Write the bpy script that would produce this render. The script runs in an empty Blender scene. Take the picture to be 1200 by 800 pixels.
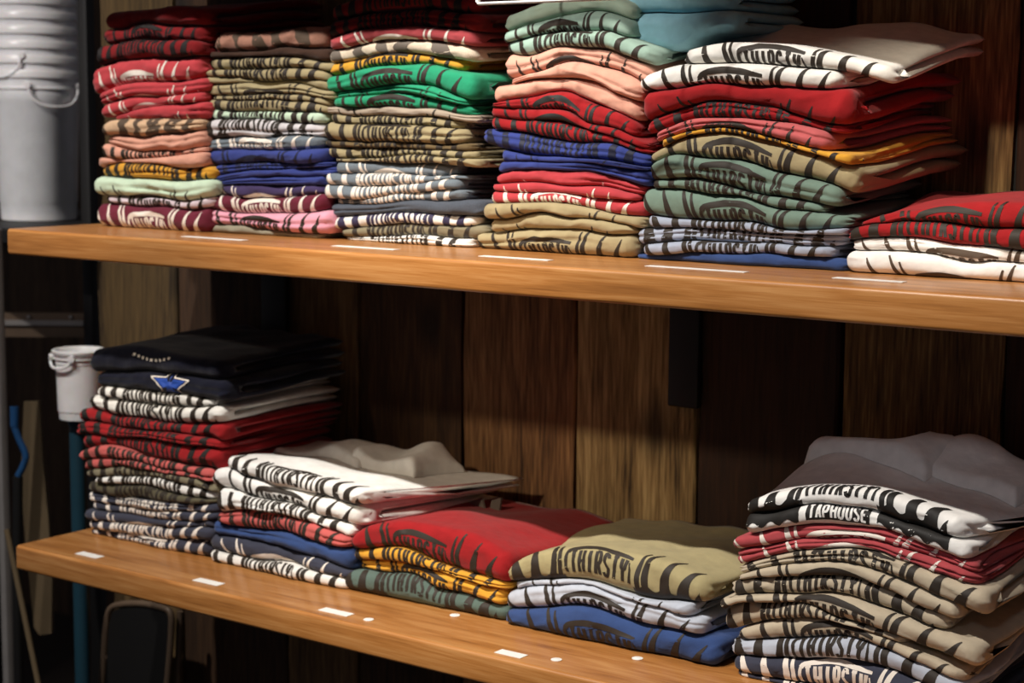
import bpy, math, random
import numpy as np
from mathutils import Matrix, Vector

random.seed(7)
SC = bpy.context.scene
COL = SC.collection

# ------------------------------------------------------------------ camera
K = 0.82
F_PX = 2066.1
YAW, PIT, ROLL = 0.63415, 0.12627, 0.008456
CAM = np.array([2.72513 * K, -2.1 * K, 0.21434 * K])
_F = np.array([-math.sin(YAW) * math.cos(PIT), math.cos(YAW) * math.cos(PIT), -math.sin(PIT)])
_R = np.array([math.cos(YAW), math.sin(YAW), 0.0])
_U = np.cross(_R, _F)
_R2 = _R * math.cos(ROLL) + _U * math.sin(ROLL)
_U2 = -_R * math.sin(ROLL) + _U * math.cos(ROLL)
cam_data = bpy.data.cameras.new('camera')
cam = bpy.data.objects.new('camera', cam_data)
COL.objects.link(cam)
cam.matrix_world = Matrix(((_R2[0], _U2[0], -_F[0], CAM[0]), (_R2[1], _U2[1], -_F[1], CAM[1]),
                           (_R2[2], _U2[2], -_F[2], CAM[2]), (0, 0, 0, 1)))
cam_data.sensor_width = 36.0
cam_data.lens = F_PX / 1200.0 * 36.0
cam_data.clip_start = 0.05
cam_data.dof.use_dof = True
cam_data.dof.focus_distance = 2.05
cam_data.dof.aperture_fstop = 6.3
SC.camera = cam

# ------------------------------------------------------------------ world, lamps, exposure
world = bpy.data.worlds.new('world')
SC.world = world
world.use_nodes = True
world.node_tree.nodes['Background'].inputs[0].default_value = (0.90, 0.88, 1.0, 1)
world.node_tree.nodes['Background'].inputs[1].default_value = 0.065

def spot(name, loc, target, power, size, angle, blend=0.6, color=(1.0, 0.94, 0.87)):
    d = bpy.data.lights.new(name, 'SPOT')
    d.energy = power
    d.shadow_soft_size = size
    d.spot_size = math.radians(angle)
    d.spot_blend = blend
    d.color = color
    o = bpy.data.objects.new(name, d)
    COL.objects.link(o)
    o.location = loc
    o.rotation_euler = (Vector(target) - Vector(loc)).to_track_quat('-Z', 'Y').to_euler()
    return o

# a row of ceiling track spots in front of the shelves, and a second row further out
for _x, _t in ((0.0, 0.15), (0.6, 0.75), (1.2, 1.4)):
    spot('track_spot', (_x, -1.55, 2.15), (_t, 0.12, -0.15), 185, 0.035, 46)
# accent spots further out, with two added fill lamps among them
spot('accent_or_fill_spot', (0.55, -3.1, 1.80), (0.80, 0.43, -0.42), 200, 0.09, 12, 0.9, (1.0, 0.84, 0.62))
spot('accent_or_fill_spot', (1.25, -2.3, 2.02), (1.50, 0.43, 0.03), 260, 0.05, 8, 0.9, (1.0, 0.86, 0.66))
spot('accent_or_fill_spot', (-0.1, -3.1, 1.75), (0.14, 0.43, -0.36), 150, 0.08, 7, 0.9, (1.0, 0.86, 0.66))
spot('accent_or_fill_spot', (2.2, -2.7, 1.35), (1.45, 0.26, -0.24), 75, 0.25, 8, 1.0, (0.92, 0.92, 1.0))  # added cool fill lamp, brightens the top of the lower-right stack
spot('accent_or_fill_spot', (0.8, -2.5, 2.0), (0.95, 0.18, 0.29), 240, 0.04, 6, 0.6, (1.0, 0.95, 0.9))
spot('accent_or_fill_spot', (-0.7, -3.0, 1.75), (-0.75, 1.0, 0.15), 330, 0.06, 18, 0.8, (1.0, 0.93, 0.90))  # added fill lamp, brightens the white pails at far left

SC.view_settings.view_transform = 'Standard'
SC.view_settings.look = 'None'
SC.view_settings.gamma = 1.0
SC.view_settings.use_curve_mapping = False
SC.view_settings.exposure = 0.0

# ------------------------------------------------------------------ helpers
def ray(px, py):
    return _F + _R2 * (px - 600) / F_PX - _U2 * (py - 400) / F_PX
def on_y(px, py, y):
    d = ray(px, py)
    return CAM + d * (y - CAM[1]) / d[1]
def on_z(px, py, z):
    d = ray(px, py)
    return CAM + d * (z - CAM[2]) / d[2]
def at_depth(px, py, dep):
    return CAM + ray(px, py) * dep

def lin(c):
    return tuple(((v / 255) / 12.92 if v / 255 <= 0.04045 else ((v / 255 + 0.055) / 1.055) ** 2.4) for v in c) + (1.0,)

def new_mat(name):
    m = bpy.data.materials.new(name)
    m.use_nodes = True
    return m, m.node_tree.nodes, m.node_tree.links, m.node_tree.nodes['Principled BSDF']

def setin(b, key, val):
    if key in b.inputs:
        b.inputs[key].default_value = val

def tag(o, label=None, cat=None, group=None, kind=None):
    if label: o['label'] = label
    if cat: o['category'] = cat
    if group: o['group'] = group
    if kind: o['kind'] = kind
    return o

def link(o, parent=None):
    COL.objects.link(o)
    if parent is not None:
        o.parent = parent
        o.matrix_parent_inverse = Matrix.Translation(-Vector(parent.location)) if parent.type == 'EMPTY' else Matrix()
    return o

def mesh_obj(name, verts, faces, mat, parent=None, smooth=True, autos=None):
    me = bpy.data.meshes.new(name)
    me.from_pydata([tuple(map(float, v)) for v in verts], [], faces)
    me.materials.append(mat)
    if smooth:
        me.shade_smooth()
        if autos:
            me.set_sharp_from_angle(angle=math.radians(autos))
    o = bpy.data.objects.new(name, me)
    return link(o, parent)

def empty(name, loc):
    o = bpy.data.objects.new(name, None)
    o.location = loc
    o.empty_display_size = 0.05
    COL.objects.link(o)
    return o

class MB:
    """collects boxes, tubes and lathes into one mesh"""
    def __init__(s):
        s.v, s.f = [], []
    def add(s, v, f):
        b = len(s.v)
        s.v += [tuple(map(float, q)) for q in v]
        s.f += [tuple(i + b for i in q) for q in f]
        return s
    def box(s, lo, hi, bev=0.0):
        x0, y0, z0 = lo
        x1, y1, z1 = hi
        if bev <= 0:
            v = [(x, y, z) for z in (z0, z1) for y in (y0, y1) for x in (x0, x1)]
            return s.add(v, [(0, 2, 3, 1), (4, 5, 7, 6), (0, 1, 5, 4), (2, 6, 7, 3), (0, 4, 6, 2), (1, 3, 7, 5)])
        # profile in x/y rounded at corners, with chamfers top and bottom
        rings = []
        for zz, ins in ((z0, bev), (z0 + bev, 0), (z1 - bev, 0), (z1, bev)):
            ring = []
            for cx, cy, a0 in ((x1 - bev, y1 - bev, 0), (x0 + bev, y1 - bev, 90), (x0 + bev, y0 + bev, 180), (x1 - bev, y0 + bev, 270)):
                for a in (0, 45, 90):
                    r = bev - ins * 0.999
                    t = math.radians(a0 + a)
                    ring.append((cx + r * math.cos(t), cy + r * math.sin(t), zz))
            rings.append(ring)
        n = len(rings[0])
        v = [q for r in rings for q in r]
        f = []
        for i in range(3):
            for j in range(n):
                f.append((i * n + j, i * n + (j + 1) % n, (i + 1) * n + (j + 1) % n, (i + 1) * n + j))
        f.append(tuple(reversed(range(n))))
        f.append(tuple(range(3 * n, 4 * n)))
        return s.add(v, f)
    def tube(s, pts, r, n=10, caps=True):
        pts = [Vector(p) for p in pts]
        rr = r if isinstance(r, (list, tuple)) else [r] * len(pts)
        v, f = [], []
        up = Vector((0.13, 0.2, 1)).normalized()
        for i, p in enumerate(pts):
            t = (pts[min(i + 1, len(pts) - 1)] - pts[max(i - 1, 0)]).normalized()
            a = t.cross(up)
            if a.length < 1e-3:
                a = t.cross(Vector((1, 0, 0)))
            a.normalize()
            b = t.cross(a)
            for j in range(n):
                th = 2 * math.pi * j / n
                v.append(p + (a * math.cos(th) + b * math.sin(th)) * rr[i])
        for i in range(len(pts) - 1):
            for j in range(n):
                f.append((i * n + j, i * n + (j + 1) % n, (i + 1) * n + (j + 1) % n, (i + 1) * n + j))
        if caps:
            f.append(tuple(reversed(range(n))))
            f.append(tuple(range((len(pts) - 1) * n, len(pts) * n)))
        return s.add(v, f)
    def lathe(s, c, prof, n=40):
        v, f = [], []
        for (r, z) in prof:
            for j in range(n):
                th = 2 * math.pi * j / n
                v.append((c[0] + r * math.cos(th), c[1] + r * math.sin(th), c[2] + z))
        for i in range(len(prof) - 1):
            for j in range(n):
                f.append((i * n + j, i * n + (j + 1) % n, (i + 1) * n + (j + 1) % n, (i + 1) * n + j))
        return s.add(v, f)
    def build(s, name, mat, parent=None, smooth=True, autos=40):
        return mesh_obj(name, s.v, s.f, mat, parent, smooth, autos)

def smooth_path(pts, n=8):
    """Catmull-Rom through points"""
    P = [np.array(p, float) for p in pts]
    P = [2 * P[0] - P[1]] + P + [2 * P[-1] - P[-2]]
    out = []
    for i in range(1, len(P) - 2):
        for k in range(n):
            t = k / n
            a, b, c, d = P[i - 1], P[i], P[i + 1], P[i + 2]
            out.append(0.5 * ((2 * b) + (c - a) * t + (2 * a - 5 * b + 4 * c - d) * t * t + (3 * b - a - 3 * c + d) * t ** 3))
    out.append(P[-2])
    return out

# ------------------------------------------------------------------ materials
def wood_oak():
    m, N, L, b = new_mat('oak')
    tc = N.new('ShaderNodeTexCoord')
    mp = N.new('ShaderNodeMapping'); mp.inputs['Scale'].default_value = (1.6, 16, 34)
    L.new(tc.outputs['Object'], mp.inputs['Vector'])
    n1 = N.new('ShaderNodeTexNoise'); n1.inputs['Scale'].default_value = 3.0; n1.inputs['Detail'].default_value = 6
    n1.inputs['Distortion'].default_value = 0.8
    L.new(mp.outputs[0], n1.inputs['Vector'])
    mp2 = N.new('ShaderNodeMapping'); mp2.inputs['Scale'].default_value = (6, 90, 200)
    L.new(tc.outputs['Object'], mp2.inputs['Vector'])
    n2 = N.new('ShaderNodeTexNoise'); n2.inputs['Scale'].default_value = 3.0; n2.inputs['Detail'].default_value = 3
    L.new(mp2.outputs[0], n2.inputs['Vector'])
    mx = N.new('ShaderNodeMath'); mx.operation = 'MULTIPLY_ADD'; mx.inputs[1].default_value = 0.35
    L.new(n2.outputs['Fac'], mx.inputs[0])
    sc = N.new('ShaderNodeMath'); sc.operation = 'MULTIPLY'; sc.inputs[1].default_value = 0.65
    L.new(n1.outputs['Fac'], sc.inputs[0]); L.new(sc.outputs[0], mx.inputs[2])
    cr = N.new('ShaderNodeValToRGB')
    e = cr.color_ramp.elements
    e[0].position = 0.3; e[0].color = lin((142, 90, 42))
    e[1].position = 0.68; e[1].color = lin((202, 146, 88))
    e2 = cr.color_ramp.elements.new(0.48); e2.color = lin((178, 118, 60))
    L.new(mx.outputs[0], cr.inputs['Fac']); L.new(cr.outputs[0], b.inputs['Base Color'])
    b.inputs['Roughness'].default_value = 0.38
    setin(b, 'Coat Weight', 0.25); setin(b, 'Coat Roughness', 0.25)
    bp = N.new('ShaderNodeBump'); bp.inputs['Strength'].default_value = 0.12; bp.inputs['Distance'].default_value = 0.001
    L.new(n2.outputs['Fac'], bp.inputs['Height']); L.new(bp.outputs[0], b.inputs['Normal'])
    return m

def wood_rustic(name, dark, mid, light, seed):
    m, N, L, b = new_mat(name)
    tc = N.new('ShaderNodeTexCoord')
    mp0 = N.new('ShaderNodeMapping'); mp0.inputs['Location'].default_value = (seed * 3.7, seed * 1.3, seed * 2.1)
    L.new(tc.outputs['Object'], mp0.inputs['Vector'])
    # big knots bend the grain
    nk = N.new('ShaderNodeTexNoise'); nk.inputs['Scale'].default_value = 5.0; nk.inputs['Detail'].default_value = 2
    L.new(mp0.outputs[0], nk.inputs['Vector'])
    mp = N.new('ShaderNodeMapping'); mp.inputs['Scale'].default_value = (24, 10, 1.3)
    L.new(mp0.outputs[0], mp.inputs['Vector'])
    ad = N.new('ShaderNodeVectorMath'); ad.operation = 'MULTIPLY_ADD'; ad.inputs[1].default_value = (1.6, 0, 0.5)
    L.new(nk.outputs['Color'], ad.inputs[0]); L.new(mp.outputs[0], ad.inputs[2])
    n1 = N.new('ShaderNodeTexNoise'); n1.inputs['Scale'].default_value = 1.6; n1.inputs['Detail'].default_value = 8
    n1.inputs['Roughness'].default_value = 0.62
    L.new(ad.outputs[0], n1.inputs['Vector'])
    mpf = N.new('ShaderNodeMapping'); mpf.inputs['Scale'].default_value = (240, 60, 14)
    L.new(mp0.outputs[0], mpf.inputs['Vector'])
    nf = N.new('ShaderNodeTexNoise'); nf.inputs['Scale'].default_value = 1.0; nf.inputs['Detail'].default_value = 3
    L.new(mpf.outputs[0], nf.inputs['Vector'])
    mx = N.new('ShaderNodeMix'); mx.inputs['Factor'].default_value = 0.45
    L.new(n1.outputs['Fac'], mx.inputs[2]); L.new(nf.outputs['Fac'], mx.inputs[3])
    cr = N.new('ShaderNodeValToRGB')
    e = cr.color_ramp.elements
    e[0].position = 0.34; e[0].color = lin(dark)
    e[1].position = 0.68; e[1].color = lin(light)
    e2 = e.new(0.5); e2.color = lin(mid)
    L.new(mx.outputs[0], cr.inputs['Fac'])
    # knots
    vk = N.new('ShaderNodeTexVoronoi'); vk.inputs['Scale'].default_value = 1.0
    mpk = N.new('ShaderNodeMapping'); mpk.inputs['Scale'].default_value = (7.5, 3, 4.2)
    L.new(mp0.outputs[0], mpk.inputs['Vector']); L.new(mpk.outputs[0], vk.inputs['Vector'])
    kr = N.new('ShaderNodeMapRange'); kr.inputs[1].default_value = 0.08; kr.inputs[2].default_value = 0.28
    kr.inputs[3].default_value = 0.25; kr.inputs[4].default_value = 1.0
    L.new(vk.outputs['Distance'], kr.inputs[0])
    mk = N.new('ShaderNodeMix'); mk.data_type = 'RGBA'; mk.blend_type = 'MULTIPLY'; mk.inputs['Factor'].default_value = 1.0
    L.new(cr.outputs[0], mk.inputs[6]); L.new(kr.outputs[0], mk.inputs[7])
    L.new(mk.outputs[2], b.inputs['Base Color'])
    b.inputs['Roughness'].default_value = 0.8
    bp = N.new('ShaderNodeBump'); bp.inputs['Strength'].default_value = 0.7; bp.inputs['Distance'].default_value = 0.004
    L.new(mx.outputs[0], bp.inputs['Height']); L.new(bp.outputs[0], b.inputs['Normal'])
    return m

def plain(name, rgb, rough=0.5, metal=0.0, **kw):
    m, N, L, b = new_mat(name)
    tc = N.new('ShaderNodeTexCoord')
    n = N.new('ShaderNodeTexNoise'); n.inputs['Scale'].default_value = 30; n.inputs['Detail'].default_value = 4
    L.new(tc.outputs['Object'], n.inputs['Vector'])
    c = lin(rgb)
    cr = N.new('ShaderNodeValToRGB')
    cr.color_ramp.elements[0].color = tuple(v * 0.82 for v in c[:3]) + (1,)
    cr.color_ramp.elements[1].color = tuple(min(1, v * 1.12) for v in c[:3]) + (1,)
    L.new(n.outputs['Fac'], cr.inputs['Fac']); L.new(cr.outputs[0], b.inputs['Base Color'])
    b.inputs['Roughness'].default_value = rough
    b.inputs['Metallic'].default_value = metal
    for k, v in kw.items():
        setin(b, k.replace('_', ' '), v)
    return m

def fabric(name, rgb, heather=0.0):
    m, N, L, b = new_mat(name)
    tc = N.new('ShaderNodeTexCoord')
    n = N.new('ShaderNodeTexNoise'); n.inputs['Scale'].default_value = 900 if heather else 60
    n.inputs['Detail'].default_value = 2
    L.new(tc.outputs['Object'], n.inputs['Vector'])
    c = lin(rgb)
    a = 0.92 - heather
    z = 1.06 + heather
    cr = N.new('ShaderNodeValToRGB')
    cr.color_ramp.elements[0].position = 0.3; cr.color_ramp.elements[1].position = 0.7
    cr.color_ramp.elements[0].color = tuple(v * a for v in c[:3]) + (1,)
    cr.color_ramp.elements[1].color = tuple(min(1, v * z) for v in c[:3]) + (1,)
    L.new(n.outputs['Fac'], cr.inputs['Fac']); L.new(cr.outputs[0], b.inputs['Base Color'])
    b.inputs['Roughness'].default_value = 0.92
    setin(b, 'Specular IOR Level', 0.2)
    setin(b, 'Sheen Weight', 0.12); setin(b, 'Sheen Roughness', 0.5)
    w = N.new('ShaderNodeTexNoise'); w.inputs['Scale'].default_value = 55; w.inputs['Detail'].default_value = 4
    L.new(tc.outputs['Object'], w.inputs['Vector'])
    bp = N.new('ShaderNodeBump'); bp.inputs['Strength'].default_value = 0.35; bp.inputs['Distance'].default_value = 0.004
    L.new(w.outputs['Fac'], bp.inputs['Height']); L.new(bp.outputs[0], b.inputs['Normal'])
    return m

OAK = wood_oak()
BLACK = plain('black_metal', (14, 13, 13), 0.55)
DARKMETAL = plain('dark_metal', (104, 86, 70), 0.5, 0.2)
GREYMETAL = plain('grey_metal', (150, 146, 144), 0.45, 0.3)
PAPER = plain('paper', (246, 242, 236), 0.6)
PLASTIC = plain('white_plastic', (236, 230, 230), 0.32, 0.0, Subsurface_Weight=0.15)
TEAL = plain('teal_paint', (26, 58, 72), 0.4)
BLUEPLASTIC = plain('blue_plastic', (24, 66, 110), 0.35)
TANWOOD = plain('tan_board', (96, 80, 56), 0.8)

COLORS = {
    'dark red': (120, 20, 24), 'coral red': (184, 64, 70), 'camouflage': (206, 172, 138), 'peach': (216, 158, 136),
    'mustard': (216, 158, 54), 'mint green': (196, 218, 192), 'pale lilac': (214, 200, 208), 'maroon': (106, 36, 54),
    'dusky camouflage': (160, 116, 98), 'dark brown': (62, 42, 32), 'khaki': (164, 150, 114), 'pale grey': (206, 202, 204),
    'slate grey': (112, 122, 130), 'royal blue': (54, 66, 132), 'purple navy': (66, 54, 92), 'pink': (226, 160, 178),
    'stone grey': (150, 144, 124), 'dusty red': (172, 72, 76), 'cream camouflage': (222, 206, 182), 'bright green': (42, 154, 112),
    'beige grey': (172, 156, 138), 'dark khaki': (112, 94, 64), 'charcoal': (76, 82, 92), 'white': (232, 229, 222),
    'olive grey': (132, 124, 100), 'pale green': (176, 196, 172), 'sage green': (150, 176, 160), 'red': (152, 26, 30),
    'deep sage': (114, 136, 122), 'grey blue': (160, 168, 184), 'blue': (52, 74, 122), 'rose': (196, 98, 98),
    'navy': (13, 15, 32), 'salmon red': (196, 94, 90), 'tan': (166, 154, 114), 'dark olive': (92, 86, 66),
    'ash navy': (60, 62, 76), 'light blue': (150, 200, 212), 'sand': (190, 176, 152), 'ice grey': (184, 190, 202),
    'slate green': (88, 106, 98), 'bright white': (240, 238, 233),
}
FAB = {}
def fab(c):
    if c not in FAB:
        FAB[c] = fabric('fabric_' + c.replace(' ', '_'), COLORS[c], 0.12 if 'camo' in c or c in ('charcoal', 'slate grey', 'stone grey') else 0.0)
    return FAB[c]
INKS = {
    'dark': plain('ink_dark', (44, 36, 28), 0.7), 'white': plain('ink_white', (236, 226, 214), 0.7),
    'black': plain('ink_black', (26, 23, 20), 0.7), 'brown': plain('ink_brown', (84, 68, 54), 0.8),
    'grey': plain('ink_grey', (112, 102, 92), 0.8), 'navyink': plain('ink_navy', (46, 40, 72), 0.7),
    'blackred': plain('ink_black_red', (20, 12, 12), 0.8), 'bluedark': plain('ink_blue_dark', (20, 24, 50), 0.7),
    'starblue': plain('ink_star_blue', (40, 78, 170), 0.6),
}

# ------------------------------------------------------------------ setting
Z_LOW = -0.60688 * K
TH = 0.0479 * K
Y_WALL = 0.43
X_END = 2.35
FLOOR_Z = -1.30
floor_mat = plain('floor_dark', (46, 38, 32), 0.6)
mb = MB().box((-3.0, -2.6, FLOOR_Z - 0.05), (3.2, 2.4, FLOOR_Z))
fl = mb.build('floor', floor_mat, smooth=False)
tag(fl, 'dark shop floor under the shelves', 'floor', kind='structure')

def shelf_board(name, z, label):
    bev = 0.005
    # board profile in y/z with rounded front edge, extruded along x, ends chamfered
    prof = []
    for cy, cz, a0 in ((bev, z - bev, 90), (bev, z - TH + bev, 180)):
        for a in range(0, 91, 18):
            t = math.radians(a0 + a)
            prof.append((cy + bev * math.cos(t), cz + bev * math.sin(t)))
    prof += [(Y_WALL - 0.022, z - TH), (Y_WALL - 0.022, z)]
    cyc, czc = 0.2, z - TH / 2
    xs = [(0.0, 0.004), (0.001, 0.002), (0.004, 0.0), (X_END, 0.0)]
    v, f = [], []
    for x, ins in xs:
        for (y, zz) in prof:
            sy = y + (ins if y < 0.1 else 0)
            sz = zz + (ins if zz < czc else -ins)
            v.append((x, sy, sz))
    n = len(prof)
    for i in range(len(xs) - 1):
        for j in range(n):
            f.append((i * n + j, (i + 1) * n + j, (i + 1) * n + (j + 1) % n, i * n + (j + 1) % n))
    f.append(tuple(range(n)))
    f.append(tuple(reversed(range((len(xs) - 1) * n, len(xs) * n))))
    o = mesh_obj(name, v, f, OAK, None, True, 35)
    tag(o, label, 'shelf', 'thick oak shelves')
    return o
SHELF_GAP = -Z_LOW
shelf_board('oak_shelf', 0.0, 'thick oak upper shelf carrying six tall stacks of shirts')
shelf_board('oak_shelf', Z_LOW, 'thick oak lower shelf with small white stickers along its front')
shelf_board('oak_shelf', SHELF_GAP, 'oak shelf above the frame, shading the upper stacks')

# planked wall: every plank a board of its own with a recessed joint
wall = MB().box((-0.22, Y_WALL + 0.012, FLOOR_Z), (X_END + 0.2, Y_WALL + 0.05, 1.1)).build('wall_back', BLACK, smooth=False)
tag(wall, 'rustic plank wall behind the shelves', 'wall', kind='structure')
gaps_px = [210, 335, 420, 541, 675, 820, 985, 1177]
gx = [on_y(x, 450, Y_WALL)[0] for x in gaps_px]
gx = [on_y(121, 400, Y_WALL)[0]] + gx
w_last = gx[-1] - gx[-2]
while gx[-1] < X_END:
    gx.append(gx[-1] + w_last)
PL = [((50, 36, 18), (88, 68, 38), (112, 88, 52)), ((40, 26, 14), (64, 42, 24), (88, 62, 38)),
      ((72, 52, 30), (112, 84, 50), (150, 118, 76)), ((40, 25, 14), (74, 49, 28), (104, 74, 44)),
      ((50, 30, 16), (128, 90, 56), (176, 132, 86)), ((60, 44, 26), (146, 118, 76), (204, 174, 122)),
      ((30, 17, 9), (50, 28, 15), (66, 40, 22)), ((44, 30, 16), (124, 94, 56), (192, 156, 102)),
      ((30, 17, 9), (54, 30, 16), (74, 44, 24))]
rnd = random.Random(3)
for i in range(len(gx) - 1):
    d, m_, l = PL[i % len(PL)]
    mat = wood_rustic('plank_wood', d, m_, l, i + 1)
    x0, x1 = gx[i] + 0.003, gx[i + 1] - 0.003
    yo = rnd.uniform(-0.004, 0.002)
    # front face with slightly wavy sawn edges
    nz = 26
    v, f = [], []
    for k in range(nz + 1):
        z = FLOOR_Z + (1.1 - FLOOR_Z) * k / nz
        wl = 0.0014 * math.sin(z * 23 + i) + 0.001 * math.sin(z * 51 + i * 2)
        wr = 0.0014 * math.sin(z * 19 + i * 3) + 0.001 * math.sin(z * 47 + i)
        if i == 0:
            wl += 0.014 * math.sin(z * 7.0) + 0.006 * math.sin(z * 17)
        cup = 0.0015 * math.sin(z * 5 + i)
        row = [(x0 + wl, Y_WALL + 0.012), (x0 + wl, Y_WALL + yo + 0.003), (x0 + wl + 0.003, Y_WALL + yo + cup),
               ((x0 + x1) / 2, Y_WALL + yo - 0.001 + cup), (x1 + wr - 0.003, Y_WALL + yo + cup), (x1 + wr, Y_WALL + yo + 0.003), (x1 + wr, Y_WALL + 0.012)]
        v += [(a, b, z) for a, b in row]
    for k in range(nz):
        for j in range(6):
            f.append((k * 7 + j, k * 7 + j + 1, (k + 1) * 7 + j + 1, (k + 1) * 7 + j))
    p = mesh_obj('plank', v, f, mat, wall, True, 30)

# black steel brackets under the upper shelf
def bracket(px, label, py_bot):
    a = on_y(px[0], 400, Y_WALL - 0.015)[0]
    b_ = on_y(px[1], 400, Y_WALL - 0.015)[0]
    zb = on_y(px[0], py_bot, Y_WALL - 0.015)[2]
    root = empty('shelf_bracket', ((a + b_) / 2, Y_WALL - 0.01, zb))
    tag(root, label, 'bracket', 'black shelf brackets')
    MB().box((a, Y_WALL - 0.019, zb), (b_, Y_WALL - 0.007, -TH - 0.001), 0.002).build('wall_plate', BLACK, root)
    MB().box((a, 0.12, -TH - 0.012), (b_, Y_WALL - 0.02, -TH - 0.001), 0.002).build('arm', BLACK, root)
bracket((785, 820), 'black steel bracket under upper shelf near the knotty plank', 475)
bracket((308, 336), 'black steel bracket under upper shelf behind navy-topped stack', 425)

# ------------------------------------------------------------------ folded shirts
def pchip(xs, ys, xq):
    xs = np.asarray(xs, float); ys = np.asarray(ys, float)
    h = np.diff(xs); d = np.diff(ys) / h
    m = np.zeros_like(xs)
    m[0], m[-1] = d[0], d[-1]
    for i in range(1, len(xs) - 1):
        if d[i - 1] * d[i] > 0:
            m[i] = 2 * d[i - 1] * d[i] / (d[i - 1] + d[i])
    xc = np.clip(xq, xs[0], xs[-1])
    k = np.clip(np.searchsorted(xs, xc) - 1, 0, len(xs) - 2)
    t = (xc - xs[k]) / h[k]
    r = ((1 + 2 * t) * (1 - t) ** 2 * ys[k] + t * (1 - t) ** 2 * h[k] * m[k] + t * t * (3 - 2 * t) * ys[k + 1] + t * t * (t - 1) * h[k] * m[k + 1])
    return r

def sst(a, b, x):
    t = np.clip((x - a) / (b - a), 0, 1)
    return t * t * (3 - 2 * t)

class Noise:
    def __init__(s, seed, fx, fy, n=7):
        r = np.random.RandomState(seed)
        s.a = r.uniform(0.4, 1, n); s.kx = r.uniform(-1, 1, n) * fx; s.ky = r.uniform(-1, 1, n) * fy
        s.ph = r.uniform(0, 6.28, n); s.nrm = 1.6 * math.sqrt(n) * 0.5
    def __call__(s, x, y):
        o = 0
        for a, kx, ky, p in zip(s.a, s.kx, s.ky, s.ph):
            o = o + a * np.sin(kx * x + ky * y + p)
        return o / s.nrm

# --- the print, in centimetres: a horizontal, b up the shirt
def resample(pts, step=0.3):
    P = np.array(smooth_path(pts, 6)) if len(pts) > 2 else np.array(pts, float)
    d = np.r_[0, np.cumsum(np.linalg.norm(np.diff(P, axis=0), axis=1))]
    n = max(2, int(d[-1] / step) + 1)
    t = np.linspace(0, d[-1], n)
    return np.stack([np.interp(t, d, P[:, 0]), np.interp(t, d, P[:, 1])], 1), t / d[-1]
def ribbon(pts, w0, w1=None, wm=None, straight=False, step=0.3):
    if straight and len(pts) > 2:
        P = np.array(pts, float)
        d = np.r_[0, np.cumsum(np.linalg.norm(np.diff(P, axis=0), axis=1))]
        t = np.unique(np.r_[np.linspace(0, d[-1], max(2, int(d[-1] / step) + 1)), d])
        Q = np.stack([np.interp(t, d, P[:, 0]), np.interp(t, d, P[:, 1])], 1); tt = t / d[-1]
    else:
        Q, tt = resample(pts, step)
    w1 = w0 if w1 is None else w1
    w = w0 + (w1 - w0) * tt
    if wm is not None:
        w = w + (wm - (w0 + w1) / 2) * np.sin(np.pi * tt) ** 1.2
    T = np.gradient(Q, axis=0)
    T /= np.linalg.norm(T, axis=1)[:, None] + 1e-9
    Nn = np.stack([-T[:, 1], T[:, 0]], 1)
    m = max(2, int(np.max(np.abs(w)) / 0.2) + 1)
    return np.stack([Q + Nn * (w * (t - 0.5))[:, None] for t in np.linspace(0, 1, m)], 1)
GLY = {
    'T': [[(0, 1), (1, 1)], [(.5, 1), (.5, 0)]], 'H': [[(0, 0), (0, 1)], [(1, 0), (1, 1)], [(0, .52), (1, .52)]],
    'I': [[(.5, 0), (.5, 1)]], 'R': [[(0, 0), (0, 1)], [(0, 1), (.75, 1), (1, .86), (1, .64), (.75, .5), (0, .5)], [(.5, .5), (1, 0)]],
    'S': [[(1, .84), (.75, 1), (.25, 1), (0, .84), (0, .66), (1, .36), (1, .16), (.75, 0), (.25, 0), (0, .16)]],
    'Y': [[(0, 1), (.1, .62), (.5, .48), (.9, .62), (1, 1)], [(.5, .48), (.5, 0)]],
    'A': [[(0, 0), (.38, 1), (.62, 1), (1, 0)], [(.2, .34), (.8, .34)]],
    'P': [[(0, 0), (0, 1)], [(0, 1), (.75, 1), (1, .86), (1, .6), (.75, .46), (0, .46)]],
    'O': [[(.25, 0), (0, .2), (0, .8), (.25, 1), (.75, 1), (1, .8), (1, .2), (.75, 0), (.25, 0)]],
    'U': [[(0, 1), (0, .2), (.25, 0), (.75, 0), (1, .2), (1, 1)]],
    'E': [[(1, 1), (0, 1), (0, 0), (1, 0)], [(0, .52), (.8, .52)]],
}
def word(txt, x0, x1, b0, b1, sw, arch=0.0, fan=0.0):
    out = []
    n = len(txt); pitch = (x1 - x0) / n; lw = pitch * 0.72 - sw * 0.5
    for i, ch in enumerate(txt):
        lx = x0 + pitch * i + (pitch - lw) / 2
        for st in GLY[ch]:
            pts = [(lx + p[0] * lw, b0 + p[1] * (b1 - b0)) for p in st]
            r = ribbon(pts, sw, straight=True, step=0.25)
            a = r[..., 0]; b = r[..., 1]
            b = b - arch * a * a
            a = a * (1 + fan * (b - b0))
            out.append(np.stack([a, b], -1))
    return out
def region(a0, a1, lo, hi, na, nb):
    A = np.linspace(a0, a1, na)
    L = np.array([lo(a) for a in A]); H = np.array([hi(a) for a in A])
    t = np.linspace(0, 1, nb)
    return np.stack([np.repeat(A[:, None], nb, 1), L[:, None] + (H - L)[:, None] * t[None]], -1)
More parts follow.
